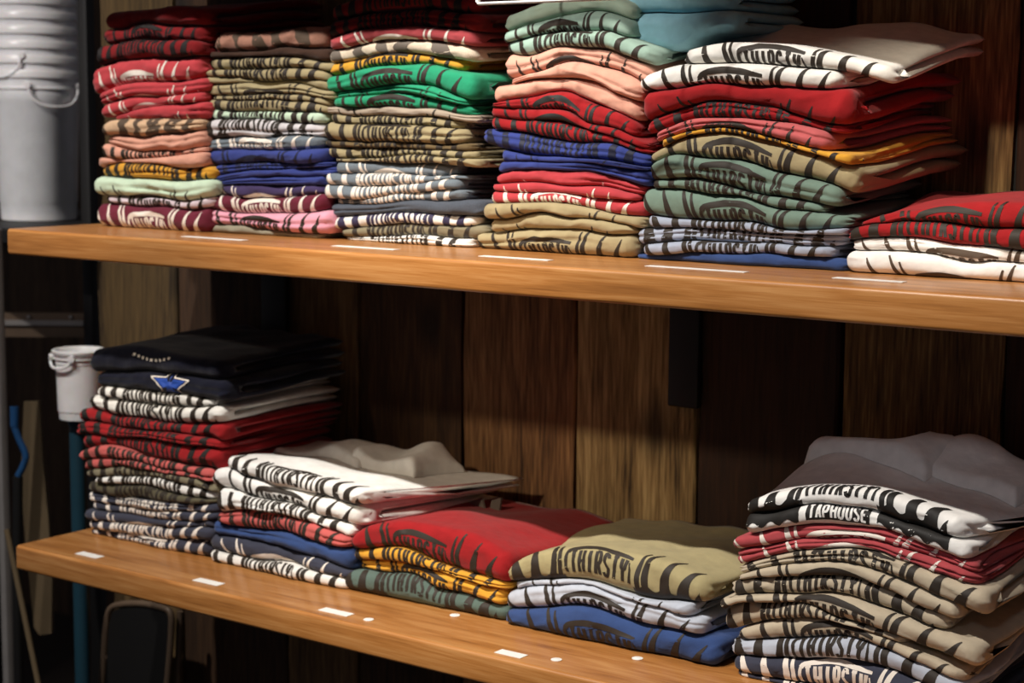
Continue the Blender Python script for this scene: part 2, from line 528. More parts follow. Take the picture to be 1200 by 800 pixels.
def art_burst():
    S = word('THIRSTY', -3.5, 3.5, 0.0, 2.9, 0.38, 0.012, 0.02)
    S.append(ribbon([(-3.95, 2.6), (-3.6, 3.1), (-2.4, 3.42), (-1.0, 3.62), (0.4, 3.6), (2.0, 3.42), (4.0, 3.1)], 0.6, 0.4, 0.85))
    S.append(ribbon([(-3.75, 3.1), (-4.05, 2.3), (-4.0, 1.0), (-3.8, -0.2)], 0.42, 0.35))
    S.append(ribbon([(3.75, 2.5), (3.9, 1.4), (3.8, -0.2)], 0.15, 0.35))
    for s in (-1, 1):
        S.append(ribbon([(s * 4.85, -0.9), (s * 4.8, 1.2), (s * 5.05, 3.0), (s * 5.5, 4.8)], 0.55, 0.2, 0.5))
        S.append(ribbon([(s * 5.75, -0.9), (s * 5.6, 1.3), (s * 5.9, 3.2), (s * 6.7, 5.5)], 0.75, 0.2, 0.66))
        S.append(ribbon([(s * 8.0, -0.9), (s * 7.95, 0.8), (s * 8.3, 2.7), (s * 9.2, 5.2)], 1.4, 0.12, 0.8))
        S.append(ribbon([(s * 10.1, -0.9), (s * 10.2, 0.4), (s * 10.6, 1.9), (s * 11.7, 4.2)], 1.7, 0.1, 0.85))
        S.append(ribbon([(s * 11.6, -1.2), (s * 11.8, -0.2), (s * 12.2, 0.8)], 1.0, 0.05, 0.5))
        def lo(a, s=s):
            return -3.0 + 0.35 * math.sin(a * 3.1) + 0.03 * abs(a) ** 1.1
        def hi(a):
            t = abs(a)
            return -0.35 + 0.35 * math.cos((t - 5.75) * 2.9) - max(0, t - 10.6) * 0.5
        S.append(region(s * 4.3, s * 12.2, lo, hi, 32, 9))
    return S
ART = art_burst()
BOX = [region(-3.5, 3.5, lambda a: -2.9 - 0.012 * a * a, lambda a: -0.75 - 0.012 * a * a, 24, 8)]
BOXTXT = word('TAPHOUSE', -3.3, 3.3, -2.6, -1.05, 0.26, 0.012)
def art_camo(seed):
    r = random.Random(seed)
    S = []
    a = -11.5
    while a < 10.5:
        w = r.uniform(1.2, 3.4)
        p = r.uniform(0, 6)
        P = []
        for k in range(22):
            b = -3.5 + 7 * k / 21
            m = 0.45 * math.sin(b * 1.6 + p) + 0.25 * math.sin(b * 3.4 + 2 * p)
            e = 0.35 * math.sin(b * 2.2 + 3 * p)
            P.append([(a + m, b), (a + m + (w + e) / 3, b), (a + m + 2 * (w + e) / 3, b), (a + m + w + e, b)])
        S.append(np.array(P))
        a += w + r.uniform(1.4, 3.4)
    return S
def art_star():
    S = []
    # five-pointed star laid as fan strips and a thin rim
    R, r = 2.6, 1.05
    pts = []
    for k in range(10):
        t = math.radians(90 + 36 * k); q = R if k % 2 == 0 else r
        pts.append((q * math.cos(t), q * math.sin(t)))
    for k in range(10):
        p, q = np.array(pts[k]), np.array(pts[(k + 1) % 10])
        S.append(np.array([[q * t * 0.84, p * t * 0.84] for t in np.linspace(0.02, 1, 8)]))
    return S, [ribbon([pts[k], pts[(k + 1) % 10]], 0.13) for k in range(10)]
def art_dots():
    S = []
    for k in range(9):
        t = (k - 4) / 4
        a = t * 4.0
        b = -0.4 * (1 - t * t) * 1.6
        S.append(ribbon([(a - 0.25, b), (a + 0.25, b + 0.1 * t)], 0.42))
    return S

class Grid:
    """outer surface of a shirt as an (ncol, nring) grid, with arc length per column (s=0 at the nose)"""
    def __init__(g, X, P, s):
        g.x, g.P, g.s = X, P, s
        du = np.gradient(P, axis=0); dr = np.gradient(P, axis=1)
        n = np.cross(du, dr)
        n /= np.linalg.norm(n, axis=2)[..., None] + 1e-12
        g.n = n
    def map(g, a, b, off):
        a = np.clip(a, g.x[1], g.x[-2])
        c = np.clip(np.searchsorted(g.x, a) - 1, 0, len(g.x) - 2)
        t = (a - g.x[c]) / (g.x[c + 1] - g.x[c])
        rl = np.zeros_like(a)
        idx = np.arange(g.s.shape[1])
        for col in np.unique(c):
            k = c == col
            r0 = np.interp(b[k], g.s[col], idx); r1 = np.interp(b[k], g.s[col + 1], idx)
            rl[k] = r0 * (1 - t[k]) + r1 * t[k]
        j = np.clip(rl.astype(int), 0, g.s.shape[1] - 2)
        q = (rl - j)[:, None]; t = t[:, None]
        def bi(A):
            return (A[c, j] * (1 - t) + A[c + 1, j] * t) * (1 - q) + (A[c, j + 1] * (1 - t) + A[c + 1, j + 1] * t) * q
        nn = bi(g.n); nn /= np.linalg.norm(nn, axis=1)[:, None] + 1e-12
        return bi(g.P) + nn * off

def apply_art(name, strips, grid, ca, bc, smin, smax, mat, parent, off=0.0006, sx=1.0, sy=1.0, halfw=None):
    V, F = [], []
    base = 0; used = 0
    for S in strips:
        a = S[..., 0] * 0.01 * sx + ca
        b = (S[..., 1] - bc) * 0.01 * sy
        n, m = a.shape
        inside = (b > smin) & (b < smax)
        if halfw is not None:
            inside &= (np.abs(a - ca) < halfw)
        if not inside.any():
            continue
        used += 1
        bb = np.clip(b, smin, smax)
        if halfw is not None:
            aa = np.clip(a, ca - halfw, ca + halfw)
        else:
            aa = a
        P = grid.map(aa.ravel(), bb.ravel(), off)
        V.append(P)
        for i in range(n - 1):
            for j in range(m - 1):
                if inside[i, j] or inside[i + 1, j] or inside[i, j + 1] or inside[i + 1, j + 1]:
                    F.append((base + i * m + j, base + (i + 1) * m + j, base + (i + 1) * m + j + 1, base + i * m + j + 1))
        base += n * m
    if not F or used == 2:
        return None
    return mesh_obj(name, np.concatenate(V), F, mat, parent, True)

ORD = ['', 'topmost', 'second', 'third', 'fourth', 'fifth', 'sixth', 'seventh', 'eighth', 'ninth', 'tenth', 'eleventh', 'twelfth',
       'thirteenth', 'fourteenth', 'fifteenth', 'sixteenth', 'seventeenth', 'eighteenth', 'nineteenth', 'twentieth', 'twenty-first', 'twenty-second']
SEED = [100]

class Stack:
    def __init__(s, key, phrase, y0, zs, top, items, depth=0.235, rise=0.0, flat=0.6, humps=(), topext=0.06, base=None, topnoise=0.004, riseexp=2.0):
        s.y0, s.zs, s.depth, s.rise, s.flat, s.base, s.riseexp = y0, zs, depth, rise, flat, base, riseexp
        s.N = len(items)
        lines = [top] + [it[5] for it in items]
        xs_all = [on_y(q[0], q[1], y0)[0] for ln in lines for q in ln]
        s.X = np.linspace(min(xs_all) - 0.03, max(xs_all) + 0.03, 260)
        Z = []
        for ln in lines:
            w = [on_y(q[0], q[1], y0) for q in ln]
            Z.append(pchip([q[0] for q in w], [q[2] for q in w], s.X))
        if base is None:
            Z[-1] = np.full_like(s.X, zs)
        ker = np.exp(-0.5 * (np.arange(-6, 7) / 2.5) ** 2); ker /= ker.sum()
        for k in range(len(Z) - (1 if base is None else 0)):
            Z[k] = np.convolve(np.pad(Z[k], 6, mode='edge'), ker, mode='valid')
        for k in range(len(Z) - 2, -1, -1):
            Z[k] = np.maximum(Z[k], Z[k + 1] + 0.0055)
        s.Z = Z
        xc = [on_y((q[3] + q[4]) / 2, 300, y0)[0] for q in items]
        s.xc = float(np.mean(xc))
        core = np.abs(s.X - s.xc) < 0.09
        s.mean = [float(np.mean(z[core])) for z in Z]
        s.wob = [Noise(SEED[0] + 40 + q, 75, 30, 8) for q in range(len(Z))]
        s.hn = Noise(SEED[0] + 5, 34, 26); s.hn2 = Noise(SEED[0] + 6, 90, 50)
        s.humps = humps
        s.topnoise = topnoise
        for k, it in enumerate(items):
            SEED[0] += 1
            s.shirt(k, it, phrase, topext)

    def iface(s, k, X, y):
        z = np.interp(X, s.X, s.Z[k])
        if k == s.N and s.base is None:
            return z
        t = np.clip((y - s.y0) / s.depth, 0, 1.3)
        w = sst(0.05, 1.0, t) * s.flat
        frac = (1 - k / s.N) ** s.riseexp
        zb = s.mean[k] if s.base is None else z
        z = z * (1 - w) + zb * w + s.rise * frac * sst(0.0, 1.0, t)
        if 0 < k:
            lim = np.interp(X, s.X, np.minimum(s.Z[k - 1] - s.Z[k], (s.Z[k] - s.Z[k + 1]) if k < s.N else 1.0))
            z = z + np.minimum(0.0016, lim * 0.16) * s.wob[k](X, y)
        if k == 0:
            z = z + s.topnoise * (s.hn(X, y) + 0.5 * s.hn2(X, y)) * sst(0.1, 0.4, t)
            for (hx, hy, sx, sy, h) in s.humps:
                z = z + h * np.exp(-((X - hx) / sx) ** 2 - ((y - hy) / sy) ** 2)
        return z

    def shirt(s, k, it, phrase, topext):
        color, ink, mode, lpx, rpx, _ = it[:6]
        opt = it[6] if len(it) > 6 else {}
        r = np.random.RandomState(SEED[0])
        istop = k == 0
        zpx = 300
        # px of extents are read on the front plane at the shirt's own height
        zc = (s.mean[k] + s.mean[k + 1]) / 2
        def x_of(px):
            lo, hi = 0.0, 800.0
            X = on_y(px, 400, s.y0)
            for _ in range(4):
                # adjust row until height matches
                d = CAM + ray(px, 400) * 0
                # solve row so that z == zc on plane
                y_a, y_b = 0.0, 800.0
                za = on_y(px, y_a, s.y0)[2]; zb_ = on_y(px, y_b, s.y0)[2]
                row = y_a + (za - zc) / (za - zb_) * (y_b - y_a)
                X = on_y(px, row, s.y0)
            return X[0]
        xl, xr = x_of(lpx), x_of(rpx)
        W = xr - xl
        depth = s.depth * r.uniform(0.95, 1.04)
        yoff = r.uniform(-0.004, 0.005) + opt.get('yo', 0)
        rot = r.uniform(-0.02, 0.02)
        # columns, denser towards the two ends
        e = np.array([0, 0.0006, 0.0018, 0.0036, 0.006, 0.009, 0.0125])
        ncm = 34
        mid = np.linspace(0.0165, W - 0.0165, ncm)
        xc = np.r_[e, mid, (W - e)[::-1]]
        nc = len(xc)
        # ring template
        nb, nn, nt, ni = 5, 21, (26 if istop else 6), 5
        Y, ZF, MF, LAY, KIND = [], [], [], [], []
        for t in np.linspace(1, 0.0, nb):
            Y.append(('b', t)); ZF.append(0.0); MF.append(0.25); LAY.append(0)
        for ph in np.linspace(-90, 90, nn + 2)[1:-1]:
            q = math.radians(ph)
            Y.append(('n', math.cos(q) ** 0.9)); ZF.append(0.5 + 0.5 * math.copysign(abs(math.sin(q)) ** 0.85, q))
            MF.append(0.5 + 0.25 * math.sin(q)); LAY.append(0.5 + 0.5 * math.sin(q))
        for t in (np.linspace(0.0, 1, nt) if istop else np.linspace(0, 1, nt)):
            Y.append(('b', t)); ZF.append(1.0); MF.append(0.75); LAY.append(1)
        nout = len(Y)
        Y.append(('k', 0.004)); ZF.append(0.75); MF.append(0.75); LAY.append(1)
        for t in np.linspace(1, 0.06, ni):
            Y.append(('b', t)); ZF.append(0.53); MF.append(0.75); LAY.append(1)
        Y.append(('b', 0.02)); ZF.append(0.5); MF.append(0.5); LAY.append(0.5)
        for t in np.linspace(0.06, 1, ni):
            Y.append(('b', t)); ZF.append(0.47); MF.append(0.25); LAY.append(0)
        Y.append(('k', 0.004)); ZF.append(0.25); MF.append(0.25); LAY.append(0)
        nr = len(Y)
        zf = np.array(ZF); mf = np.array(MF); lay = np.array(LAY)
        # front line
        fn = Noise(SEED[0] * 3 + 1, 40, 1, 6)
        sn = Noise(SEED[0] * 3 + 2, 30, 9, 6)
        X0 = xl + xc
        zfront0 = s.iface(k + 1, X0, s.y0 + 0 * X0); zfront1 = s.iface(k, X0, s.y0 + 0 * X0)
        h = np.maximum(zfront1 - zfront0, 0.004)
        a = np.minimum(h * 0.62, 0.017) * opt.get('nose', 1.0)
        dist = np.minimum(xc, W - xc)
        rc = 0.016
        plan = rc * (1 - np.sqrt(np.clip(1 - (1 - np.clip(dist / rc, 0, 1)) ** 2, 0, 1)))
        yf = s.y0 - 0.3 * a + yoff + rot * (X0 - (xl + xr) / 2) + 0.0036 * fn(X0, 0) + plan
        rt = np.maximum(np.minimum(h * 0.42, 0.012), 0.002)
        tap = np.sqrt(np.clip(1 - (1 - np.clip(dist / rt, 0, 1)) ** 2, 0, 1))
        tap = np.maximum(tap, 0.03)
        # positions
        yy = np.zeros((nc, nr)); 
        yn = yf + a
        yb = yn + depth
        for j, (kd, t) in enumerate(Y):
            if kd == 'b': yy[:, j] = yn + (yb - yn) * t
            elif kd == 'n': yy[:, j] = yn - a * t
            else: yy[:, j] = yb + t
        # ragged left and right sides, layers apart
        dy = (yy - s.y0)
        sideR = 0.006 * sn(yy, lay[None] * 2.0) + opt.get('skew', 0.0) * dy
        sideL = 0.006 * sn(yy + 3.3, lay[None] * 2.0)
        uf = (xc / W)[:, None]
        XX = X0[:, None] + (sideL * (1 - uf) ** 3 + sideR * uf ** 3) * sst(0.0, 0.04, dy)
        z0 = s.iface(k + 1, XX, yy) + 0.0004
        z1 = s.iface(k, XX, yy) - 0.0004
        z1 = np.maximum(z1, z0 + 0.003)
        zfe = mf[None] + (zf - mf)[None] * tap[:, None]
        ZZ = z0 + zfe * (z1 - z0)
        # wrinkles at the visible nose and side, gentle
        wn = Noise(SEED[0] * 3 + 3, 120, 120, 8)
        wq = wn(XX, ZZ * 2.2 + 0.3 * yy)
        wv = (0.0014 * wq - 0.0022 * np.exp(-(wn(XX + 0.7, ZZ * 1.2) / 0.16) ** 2))  * (np.abs(zf - 0.5) < 0.499)[None]
        # some shirts show a second fold line running along the front
        if r.rand() < 0.45 and float(np.median(h)) > 0.0095 and not istop:
            cz = 0.5 + 0.16 * fn(XX * 0.5 + 2.0, 0)
            amt = np.clip(0.55 + 0.9 * sn(XX * 0.8, 1.0), 0, 1)
            wv = wv + 0.0042 * amt * np.exp(-((zf[None] - cz) / 0.09) ** 2) * (np.abs(zf - 0.5) < 0.46)[None] * (dy < 0.02)
        yy = yy + wv
        P = np.stack([XX, yy, ZZ], -1)
        V = P.reshape(-1, 3)
        F = []
        for i in range(nc - 1):
            for j in range(nr):
                j2 = (j + 1) % nr
                F.append((i * nr + j, (i + 1) * nr + j, (i + 1) * nr + j2, i * nr + j2))
        F.append(tuple(range(nr)))
        F.append(tuple(reversed(range((nc - 1) * nr, nc * nr))))
        root = empty('folded_shirt', ((xl + xr) / 2, s.y0 + depth / 2, float(s.mean[k + 1])))
        what = opt.get('d')
        if what is None:
            if mode is None: what = 'plain %s folded T-shirt' % color
            elif mode == 'camo': what = '%s patterned folded T-shirt' % color
            else: what = '%s T-shirt with %s print' % (color, 'white' if ink == 'white' else 'dark')
        pos = 'topmost of' if k == 0 else '%s from top of' % ORD[k + 1]
        if k == s.N - 1 and s.N > 1: pos = 'bottom of'
        tag(root, '%s, %s %s' % (what, pos, phrase), 'T-shirt', 'folded T-shirts stacked on the shelves')
        mesh_obj('body', V, F, fab(color), root, True)
        if istop: s.toproot, s.topmat = root, fab(color)
        if mode is None:
            return
        # outer surface grid for the print
        G = P[:, :nout]
        seg = np.linalg.norm(np.diff(G[..., 1:], axis=1), axis=2)
        sarc = np.c_[np.zeros(nc), np.cumsum(seg, axis=1)]
        jn = nb + nn // 2
        sarc = sarc - sarc[:, jn:jn + 1]
        grid = Grid(P[:, jn, 0], G, sarc)
        half = float(np.median(sarc[:, nb + nn] - 0.0))
        smin = -half * 0.98
        smax = topext if istop else half * 0.98
        ca = (xl + xr) / 2 + opt.get('dx', r.uniform(-0.014, -0.002))
        sx = opt.get('sx', W / 0.25)
        mat = INKS[ink]
        hw = W / 2 - 0.006
        if mode == 'camo':
            apply_art('print', art_camo(SEED[0]), grid, ca, 0, smin, max(smax, half), mat, root, sx=sx, halfw=hw)
        elif mode == 'star':
            st, rim = art_star()
            apply_art('print', st, grid, ca, 0.2, smin, smax, INKS['starblue'], root, sx=1.7, sy=1.5)
            apply_art('print_outline', rim, grid, ca, 0.2, smin, smax, INKS['white'], root, off=0.0008, sx=1.7, sy=1.5)
        elif mode == 'dots':
            apply_art('print', art_dots(), grid, ca, -0.8, smin, smax, INKS['white'], root, sx=1.0)
        else:
            apply_art('print', ART, grid, ca, mode, smin, smax, mat, root, sx=sx, sy=opt.get('sy', 1.0), halfw=hw)
            if opt.get('box'):
                apply_art('print_banner', BOX, grid, ca, mode, smin, smax, mat, root, sx=sx)
                apply_art('print_banner_lettering', BOXTXT, grid, ca, mode, smin, smax, fab(color), root, off=0.0010, sx=sx)

# each item: colour, ink, print height at the fold (cm) or None, left px, right px, line of its lower groove
Stack('U1', 'upper stack beside white pails', 0.140, 0.0,
 [(123, 14), (142, 12), (177, 10), (204, 6), (238, 10)], [
 ('dark red', 'blackred', None, 121, 238, [(121, 33), (139, 33), (165, 27), (195, 28), (238, 31)]),
 ('dark red', 'blackred', 2.8, 118, 238, [(117, 53), (150, 48), (190, 46), (238, 50)]),
 ('dark red', 'blackred', 0.6, 112, 236, [(110, 78), (142, 71), (174, 67), (202, 66.5), (236, 67)]),
 ('coral red', 'white', 4.0, 106, 234, [(110, 110), (142, 101), (177, 95), (212, 94.5), (235, 91)]),
 ('coral red', 'white', 5.0, 114, 238, [(114, 122), (151, 114), (174, 112), (198, 112), (236, 107)]),
 ('coral red', 'white', 4.2, 116, 236, [(116, 138), (139, 135), (165, 126), (195, 122), (232, 119)]),
 ('coral red', 'white', 5.6, 132, 240, [(122, 146), (131, 141), (155, 138.5), (185, 138), (238, 140)]),
 ('camouflage', 'brown', 'camo', 122, 236, [(123, 159), (162, 159.5), (200, 156), (236, 152)]),
 ('peach', 'dark', None, 124, 238, [(122, 168), (155, 176.5), (200, 177), (240, 172)]),
 ('peach', 'dark', 1.6, 118, 238, [(118, 186), (158, 185), (200, 183), (240, 177)]),
 ('peach', 'dark', None, 113, 240, [(114, 199), (143, 191), (185, 193), (206, 197.5), (242, 194)]),
 ('mustard', 'dark', 0.4, 118, 246, [(117, 206), (158, 209), (207, 212), (246, 211)]),
 ('mint green', 'dark', 5.2, 114, 248, [(114, 228), (140, 230.5), (185, 232), (212, 235), (248, 230)]),
 ('pale lilac', 'dark', 2.5, 122, 246, [(122, 238), (158, 241), (200, 243), (248, 241)]),
 ('maroon', 'white', 2.9, 112, 243, [(112, 262), (155, 265), (200, 269), (243, 271)]),
], rise=0.02)

Stack('U2', 'second upper stack from left', 0.160, 0.0,
 [(250, 50), (262, 37), (303, 38), (339, 33), (358, 30.5), (384, 33)], [
 ('dusky camouflage', 'brown', 'camo', 251, 384, [(250, 60), (306, 60.5), (339, 56.5), (384, 57)]),
 ('dark brown', 'dark', None, 244, 384, [(238, 70), (266, 67), (298, 67), (329, 66), (355, 69), (386, 75)]),
 ('khaki', 'dark', 1.8, 236, 388, [(236, 80), (274, 82), (310, 81), (342, 79), (388, 85)]),
 ('khaki', 'dark', 1.5, 233, 384, [(233, 89), (279, 90), (310, 95), (352, 93), (384, 97)]),
 ('khaki', 'dark', None, 238, 384, [(238, 99), (290, 97), (310, 100), (339, 97.5), (384, 105)]),
 ('khaki', 'dark', 3.9, 238, 389, [(238, 113), (274, 111), (306, 108.5), (339, 110), (389, 118)]),
 ('khaki', 'dark', 1.4, 244, 384, [(238, 116), (290, 117.5), (352, 117.5), (386, 125)]),
 ('khaki', 'dark', 0.2, 233, 383, [(236, 126), (274, 130.5), (322, 130.5), (352, 132), (383, 133)]),
 ('mint green', 'dark', 0.2, 240, 378, [(235, 140), (274, 139.5), (306, 139.5), (339, 143.5), (380, 145)]),
 ('pale grey', 'dark', 0.5, 232, 377, [(234, 160), (260, 161), (304, 160.5), (347, 159.6), (378, 160)]),
 ('slate grey', 'white', 2.9, 239, 376, [(237, 176), (277, 174.5), (330, 175), (378, 175)]),
 ('royal blue', 'bluedark', 3.9, 233, 382, [(233, 198), (253, 195.5), (286, 191), (330, 192), (384, 190)]),
 ('royal blue', 'bluedark', 1.6, 248, 385, [(248, 207), (283, 201), (330, 199), (386, 196)]),
 ('royal blue', 'bluedark', None, 247, 388, [(244, 215), (277, 209), (304, 206), (347, 208), (388, 206)]),
 ('royal blue', 'bluedark', None, 244, 380, [(244, 219), (295, 215), (330, 215.6), (382, 219)]),
 ('purple navy', 'white', 4.3, 243, 379, [(243, 229), (286, 230.5), (339, 231), (380, 227)]),
 ('maroon', 'white', 2.7, 243, 382, [(243, 240), (260, 246), (286, 249), (339, 250.5), (383, 245)]),
 ('pink', 'dark', 3.0, 242, 390, [(240, 263), (277, 263), (312, 268), (347, 272.5), (390, 275)]),
 ('stone grey', 'dark', None, 241, 376, [(240, 271), (295, 274), (347, 278), (390, 282)]),
], rise=0.01)

Stack('U3', 'third upper stack from left', 0.165, 0.0,
 [(384, 8), (440, -6), (500, -10), (560, -4)], [
 ('dark red', 'blackred', 0.6, 388, 560, [(384, 28), (430, 16), (480, 12), (560, 16)]),
 ('dark red', 'blackred', 1.0, 386, 562, [(384, 47), (422, 35.5), (456, 31.6), (504, 32.6), (542.5, 34.5), (575, 41)]),
 ('dusty red', 'white', 4.1, 385, 560, [(384, 59), (418, 52.6), (456, 45), (494.6, 46), (538.7, 51.6), (575, 58)]),
 ('cream camouflage', 'grey', 'camo', 383, 556, [(383, 74.6), (418, 68), (456, 64), (489, 63), (535, 70), (575, 76)]),
 ('mustard', 'dark', 2.6, 382, 540, [(381, 88), (418, 82), (452, 76.5), (492.7, 74.6), (533, 82), (570, 88)]),
 ('bright green', 'dark', 3.0, 380, 560, [(380, 110), (427.5, 104), (466, 97.6), (504, 100.5), (552, 116), (575, 120)], {'skew': 0.16}),
 ('bright green', 'dark', 4.4, 389, 548, [(385, 116), (433, 112), (473.5, 109), (514, 118), (552, 124)]),
 ('bright green', 'dark', 3.1, 388, 552, [(385, 125), (446.7, 124.5), (485, 125.4), (523, 131), (554, 135)]),
 ('beige grey', 'dark', 5.0, 379, 560, [(379, 134), (424, 135), (466, 135), (504, 137), (560, 145)]),
 ('khaki', 'dark', 1.3, 384, 542, [(382, 143), (418, 145.5), (466, 146.5), (545, 152)]),
 ('khaki', 'dark', 1.9, 379, 548, [(381, 164), (433, 166), (485, 167), (523, 170), (550, 168)]),
 ('dark khaki', 'dark', 1.5, 378, 556, [(378, 171), (427.5, 174), (485, 174), (556, 177)]),
 ('khaki', 'dark', 1.3, 379, 558, [(379, 184.5), (422, 186.4), (466, 183.5), (504, 182.6), (560, 185)]),
 ('khaki', 'dark', 1.2, 389, 566, [(388, 190), (446.7, 190), (504, 191), (566, 197)]),
 ('slate grey', 'white', 4.1, 390, 534, [(386, 202.7), (447, 202.7), (504, 205.6), (540, 205.6)]),
 ('slate grey', 'white', 2.0, 381, 548, [(380, 217), (427.5, 217), (475, 216), (533, 210), (555, 212)]),
 ('slate grey', 'white', 1.5, 379, 540, [(379, 232.4), (418, 233.4), (456, 228.6), (533, 222), (556, 224)]),
 ('slate grey', 'white', 1.3, 388, 545, [(385, 240), (437, 238), (485, 235.3), (548, 234)]),
 ('charcoal', 'dark', None, 384, 566, [(383, 253.5), (427.5, 251.6), (485, 248.7), (533, 253.5), (570, 252)]),
 ('white', 'navyink', 0.9, 390, 556, [(389, 269), (437, 265), (485, 261), (533, 265), (560, 263)]),
 ('olive grey', 'dark', 2.2, 396, 566, [(394, 279), (437, 278.4), (485, 275.5), (523, 278.4), (566, 279)]),
 ('bright white', 'dark', 0.9, 400, 550, [(394, 281), (466, 288), (523, 292.8), (560, 295)]),
], rise=0.01)

U4 = Stack('U4', 'upper stack topped with light blue', 0.160, 0.0,
 [(588, 20), (624, 6), (660, -4), (690, -8), (750, 10), (789, 30)], [
 ('pale green', 'dark', None, 588, 738, [(588, 37.5), (624, 25.5), (660, 16.5), (690, 13.5), (750, 30), (789, 50)]),
 ('sage green', 'dark', 3.4, 588, 738, [(588, 50), (630, 42), (669, 37.5), (708, 34.5), (738, 45), (789, 66)]),
 ('sage green', 'dark', 2.2, 590, 772, [(590, 61), (612, 66), (660, 55.5), (702, 55.5), (750, 70.5), (789, 84)]),
 ('peach', 'dark', 4.4, 590, 764, [(590, 97), (640, 80), (669, 72), (717, 80), (770, 108)]),
 ('peach', 'dark', 6.6, 596, 752, [(592, 100), (627.5, 92), (669, 90), (696, 95), (723, 112), (756, 124)]),
 ('peach', 'dark', None, 576, 748, [(574, 122), (602.5, 116), (656.7, 106.7), (686, 117), (750, 146)]),
 ('red', 'black', 3.3, 573, 746, [(572, 125), (623, 127.5), (661, 129.6), (690, 144), (717, 150), (754, 168)]),
 ('red', 'black', 3.9, 572, 756, [(572, 138), (623, 140), (656.7, 142), (690, 152), (717, 160), (758, 176)]),
 ('red', 'black', 2.0, 573, 757, [(572, 151), (609, 153.5), (657, 164), (707, 168), (760, 182)]),
 ('royal blue', 'bluedark', 1.0, 563, 758, [(564, 166), (588, 175.4), (623, 181), (673, 185.6), (760, 197)]),
 ('royal blue', 'bluedark', 4.8, 585, 757, [(580, 190), (623, 189), (686, 191), (760, 201)]),
 ('royal blue', 'bluedark', None, 581, 760, [(578, 205), (602.5, 200), (686, 201), (717, 206.5), (762, 220)]),
 ('coral red', 'white', 6.0, 578, 755, [(574, 216), (602.5, 213.7), (654.6, 217), (707, 221), (757, 229)]),
 ('coral red', 'white', 5.0, 574, 746, [(572, 224), (613, 225), (673, 228), (707, 233.5), (750, 237)]),
 ('coral red', 'white', 2.7, 572, 754, [(571, 239), (623, 236.7), (686, 242), (757, 257)]),
 ('khaki', 'dark', 4.7, 567, 752, [(566, 257.5), (592, 254.4), (640, 249), (669, 254.4), (727.5, 261.7), (754, 270)]),
 ('khaki', 'dark', 5.6, 571, 742, [(566, 273), (623, 268), (675, 269), (727.5, 276), (745, 276)]),
 ('khaki', 'dark', 3.3, 552, 742, [(552, 291), (602, 294), (675, 299), (742, 303)]),
], rise=0.035, riseexp=1.2)

# a light blue shirt in two soft rolls on top of that stack
def _blue_base(X, y):
    return U4.iface(0, X, y)
_b = on_y(800, 62, 0.235)
Stack('U4b', 'top of the sage green shirts beside the white shirts', 0.190, 0.0,
 [(728, -10), (760, -18), (800, -22), (850, -10), (872, 2)], [
 ('light blue', 'dark', None, 730, 852, [(728, 16), (760, 13), (800, 15), (850, 11), (872, 12)], {'d': 'light blue folded T-shirt', 'nose': 1.3}),
 ('light blue', 'dark', None, 736, 862, [(728, 46), (768, 60), (795, 57), (830, 42), (872, 34)], {'d': 'light blue rumpled T-shirt', 'nose': 1.3}),
], depth=0.16, base=_blue_base, topnoise=0.006)

U5 = Stack('U5', 'tall upper stack topped with white', 0.164, 0.0,
 [(750, 72), (798, 59), (847, 49), (919, 51), (984, 63), (1050, 80)], [
 ('white', 'dark', 2.6, 796, 1046, [(750, 88), (798.5, 73), (847, 74), (902.5, 76.6), (974, 81), (1050, 101)], {'skew': 0.05, 'dx': -0.012}),
 ('white', 'dark', 3.2, 749, 986, [(750, 108), (789, 104), (837.5, 96.5), (896, 101), (980.5, 103), (1050, 107)]),
 ('red', 'black', 5.4, 752, 1000, [(750, 146), (805, 124), (837.5, 119), (902.5, 124), (941.5, 138), (980.5, 145), (1050, 148)], {'skew': 0.08}),
 ('red', 'black', 1.8, 756, 992, [(752, 158), (776, 152), (821, 138), (870, 138), (922, 145), (987, 156), (1040, 160)], {'yo': 0.006}),
 ('rose', 'dark', 4.0, 767, 972, [(765, 168), (815, 153), (854, 150), (902.5, 159.5), (967.5, 176), (1040, 180)], {'skew': 0.22}),
 ('mustard', 'dark', 2.2, 774, 1000, [(762, 180), (776, 173), (805, 160), (847, 155), (902.5, 164.6), (935, 176), (1000, 196)], {'skew': 0.12}),
 ('khaki', 'dark', 3.0, 757, 1004, [(757, 193), (798.5, 182.5), (844, 184), (902.5, 200), (967.5, 214), (1004, 232)], {'skew': 0.1}),
 ('deep sage', 'dark', 2.6, 759, 986, [(759, 210), (805, 208.5), (854, 218), (902.5, 229.6), (974, 241), (1004, 246)]),
 ('deep sage', 'dark', 1.4, 762, 966, [(760, 220), (805, 223), (870, 231), (922, 245), (966, 250), (1000, 253)]),
 ('deep sage', 'dark', 3.0, 750, 992, [(750, 248), (805, 257), (870, 260.5), (919, 268), (995, 267)]),
 ('grey blue', 'dark', 1.8, 757, 990, [(752, 268), (821, 267), (886, 273), (967.5, 275), (995, 276)]),
 ('grey blue', 'dark', 0.4, 745, 986, [(745, 287), (789, 283), (902.5, 285), (990, 290)]),
 ('grey blue', 'dark', 2.3, 755, 976, [(745, 299), (782, 299), (837.5, 296), (902.5, 298), (990, 305)]),
 ('blue', 'dark', None, 742, 990, [(742, 304), (870, 313), (990, 319)]),
], rise=0.028, riseexp=2.2, humps=((1.13, 0.33, 0.05, 0.05, 0.008), (1.3, 0.36, 0.06, 0.06, 0.014)), topext=0.022, depth=0.22)

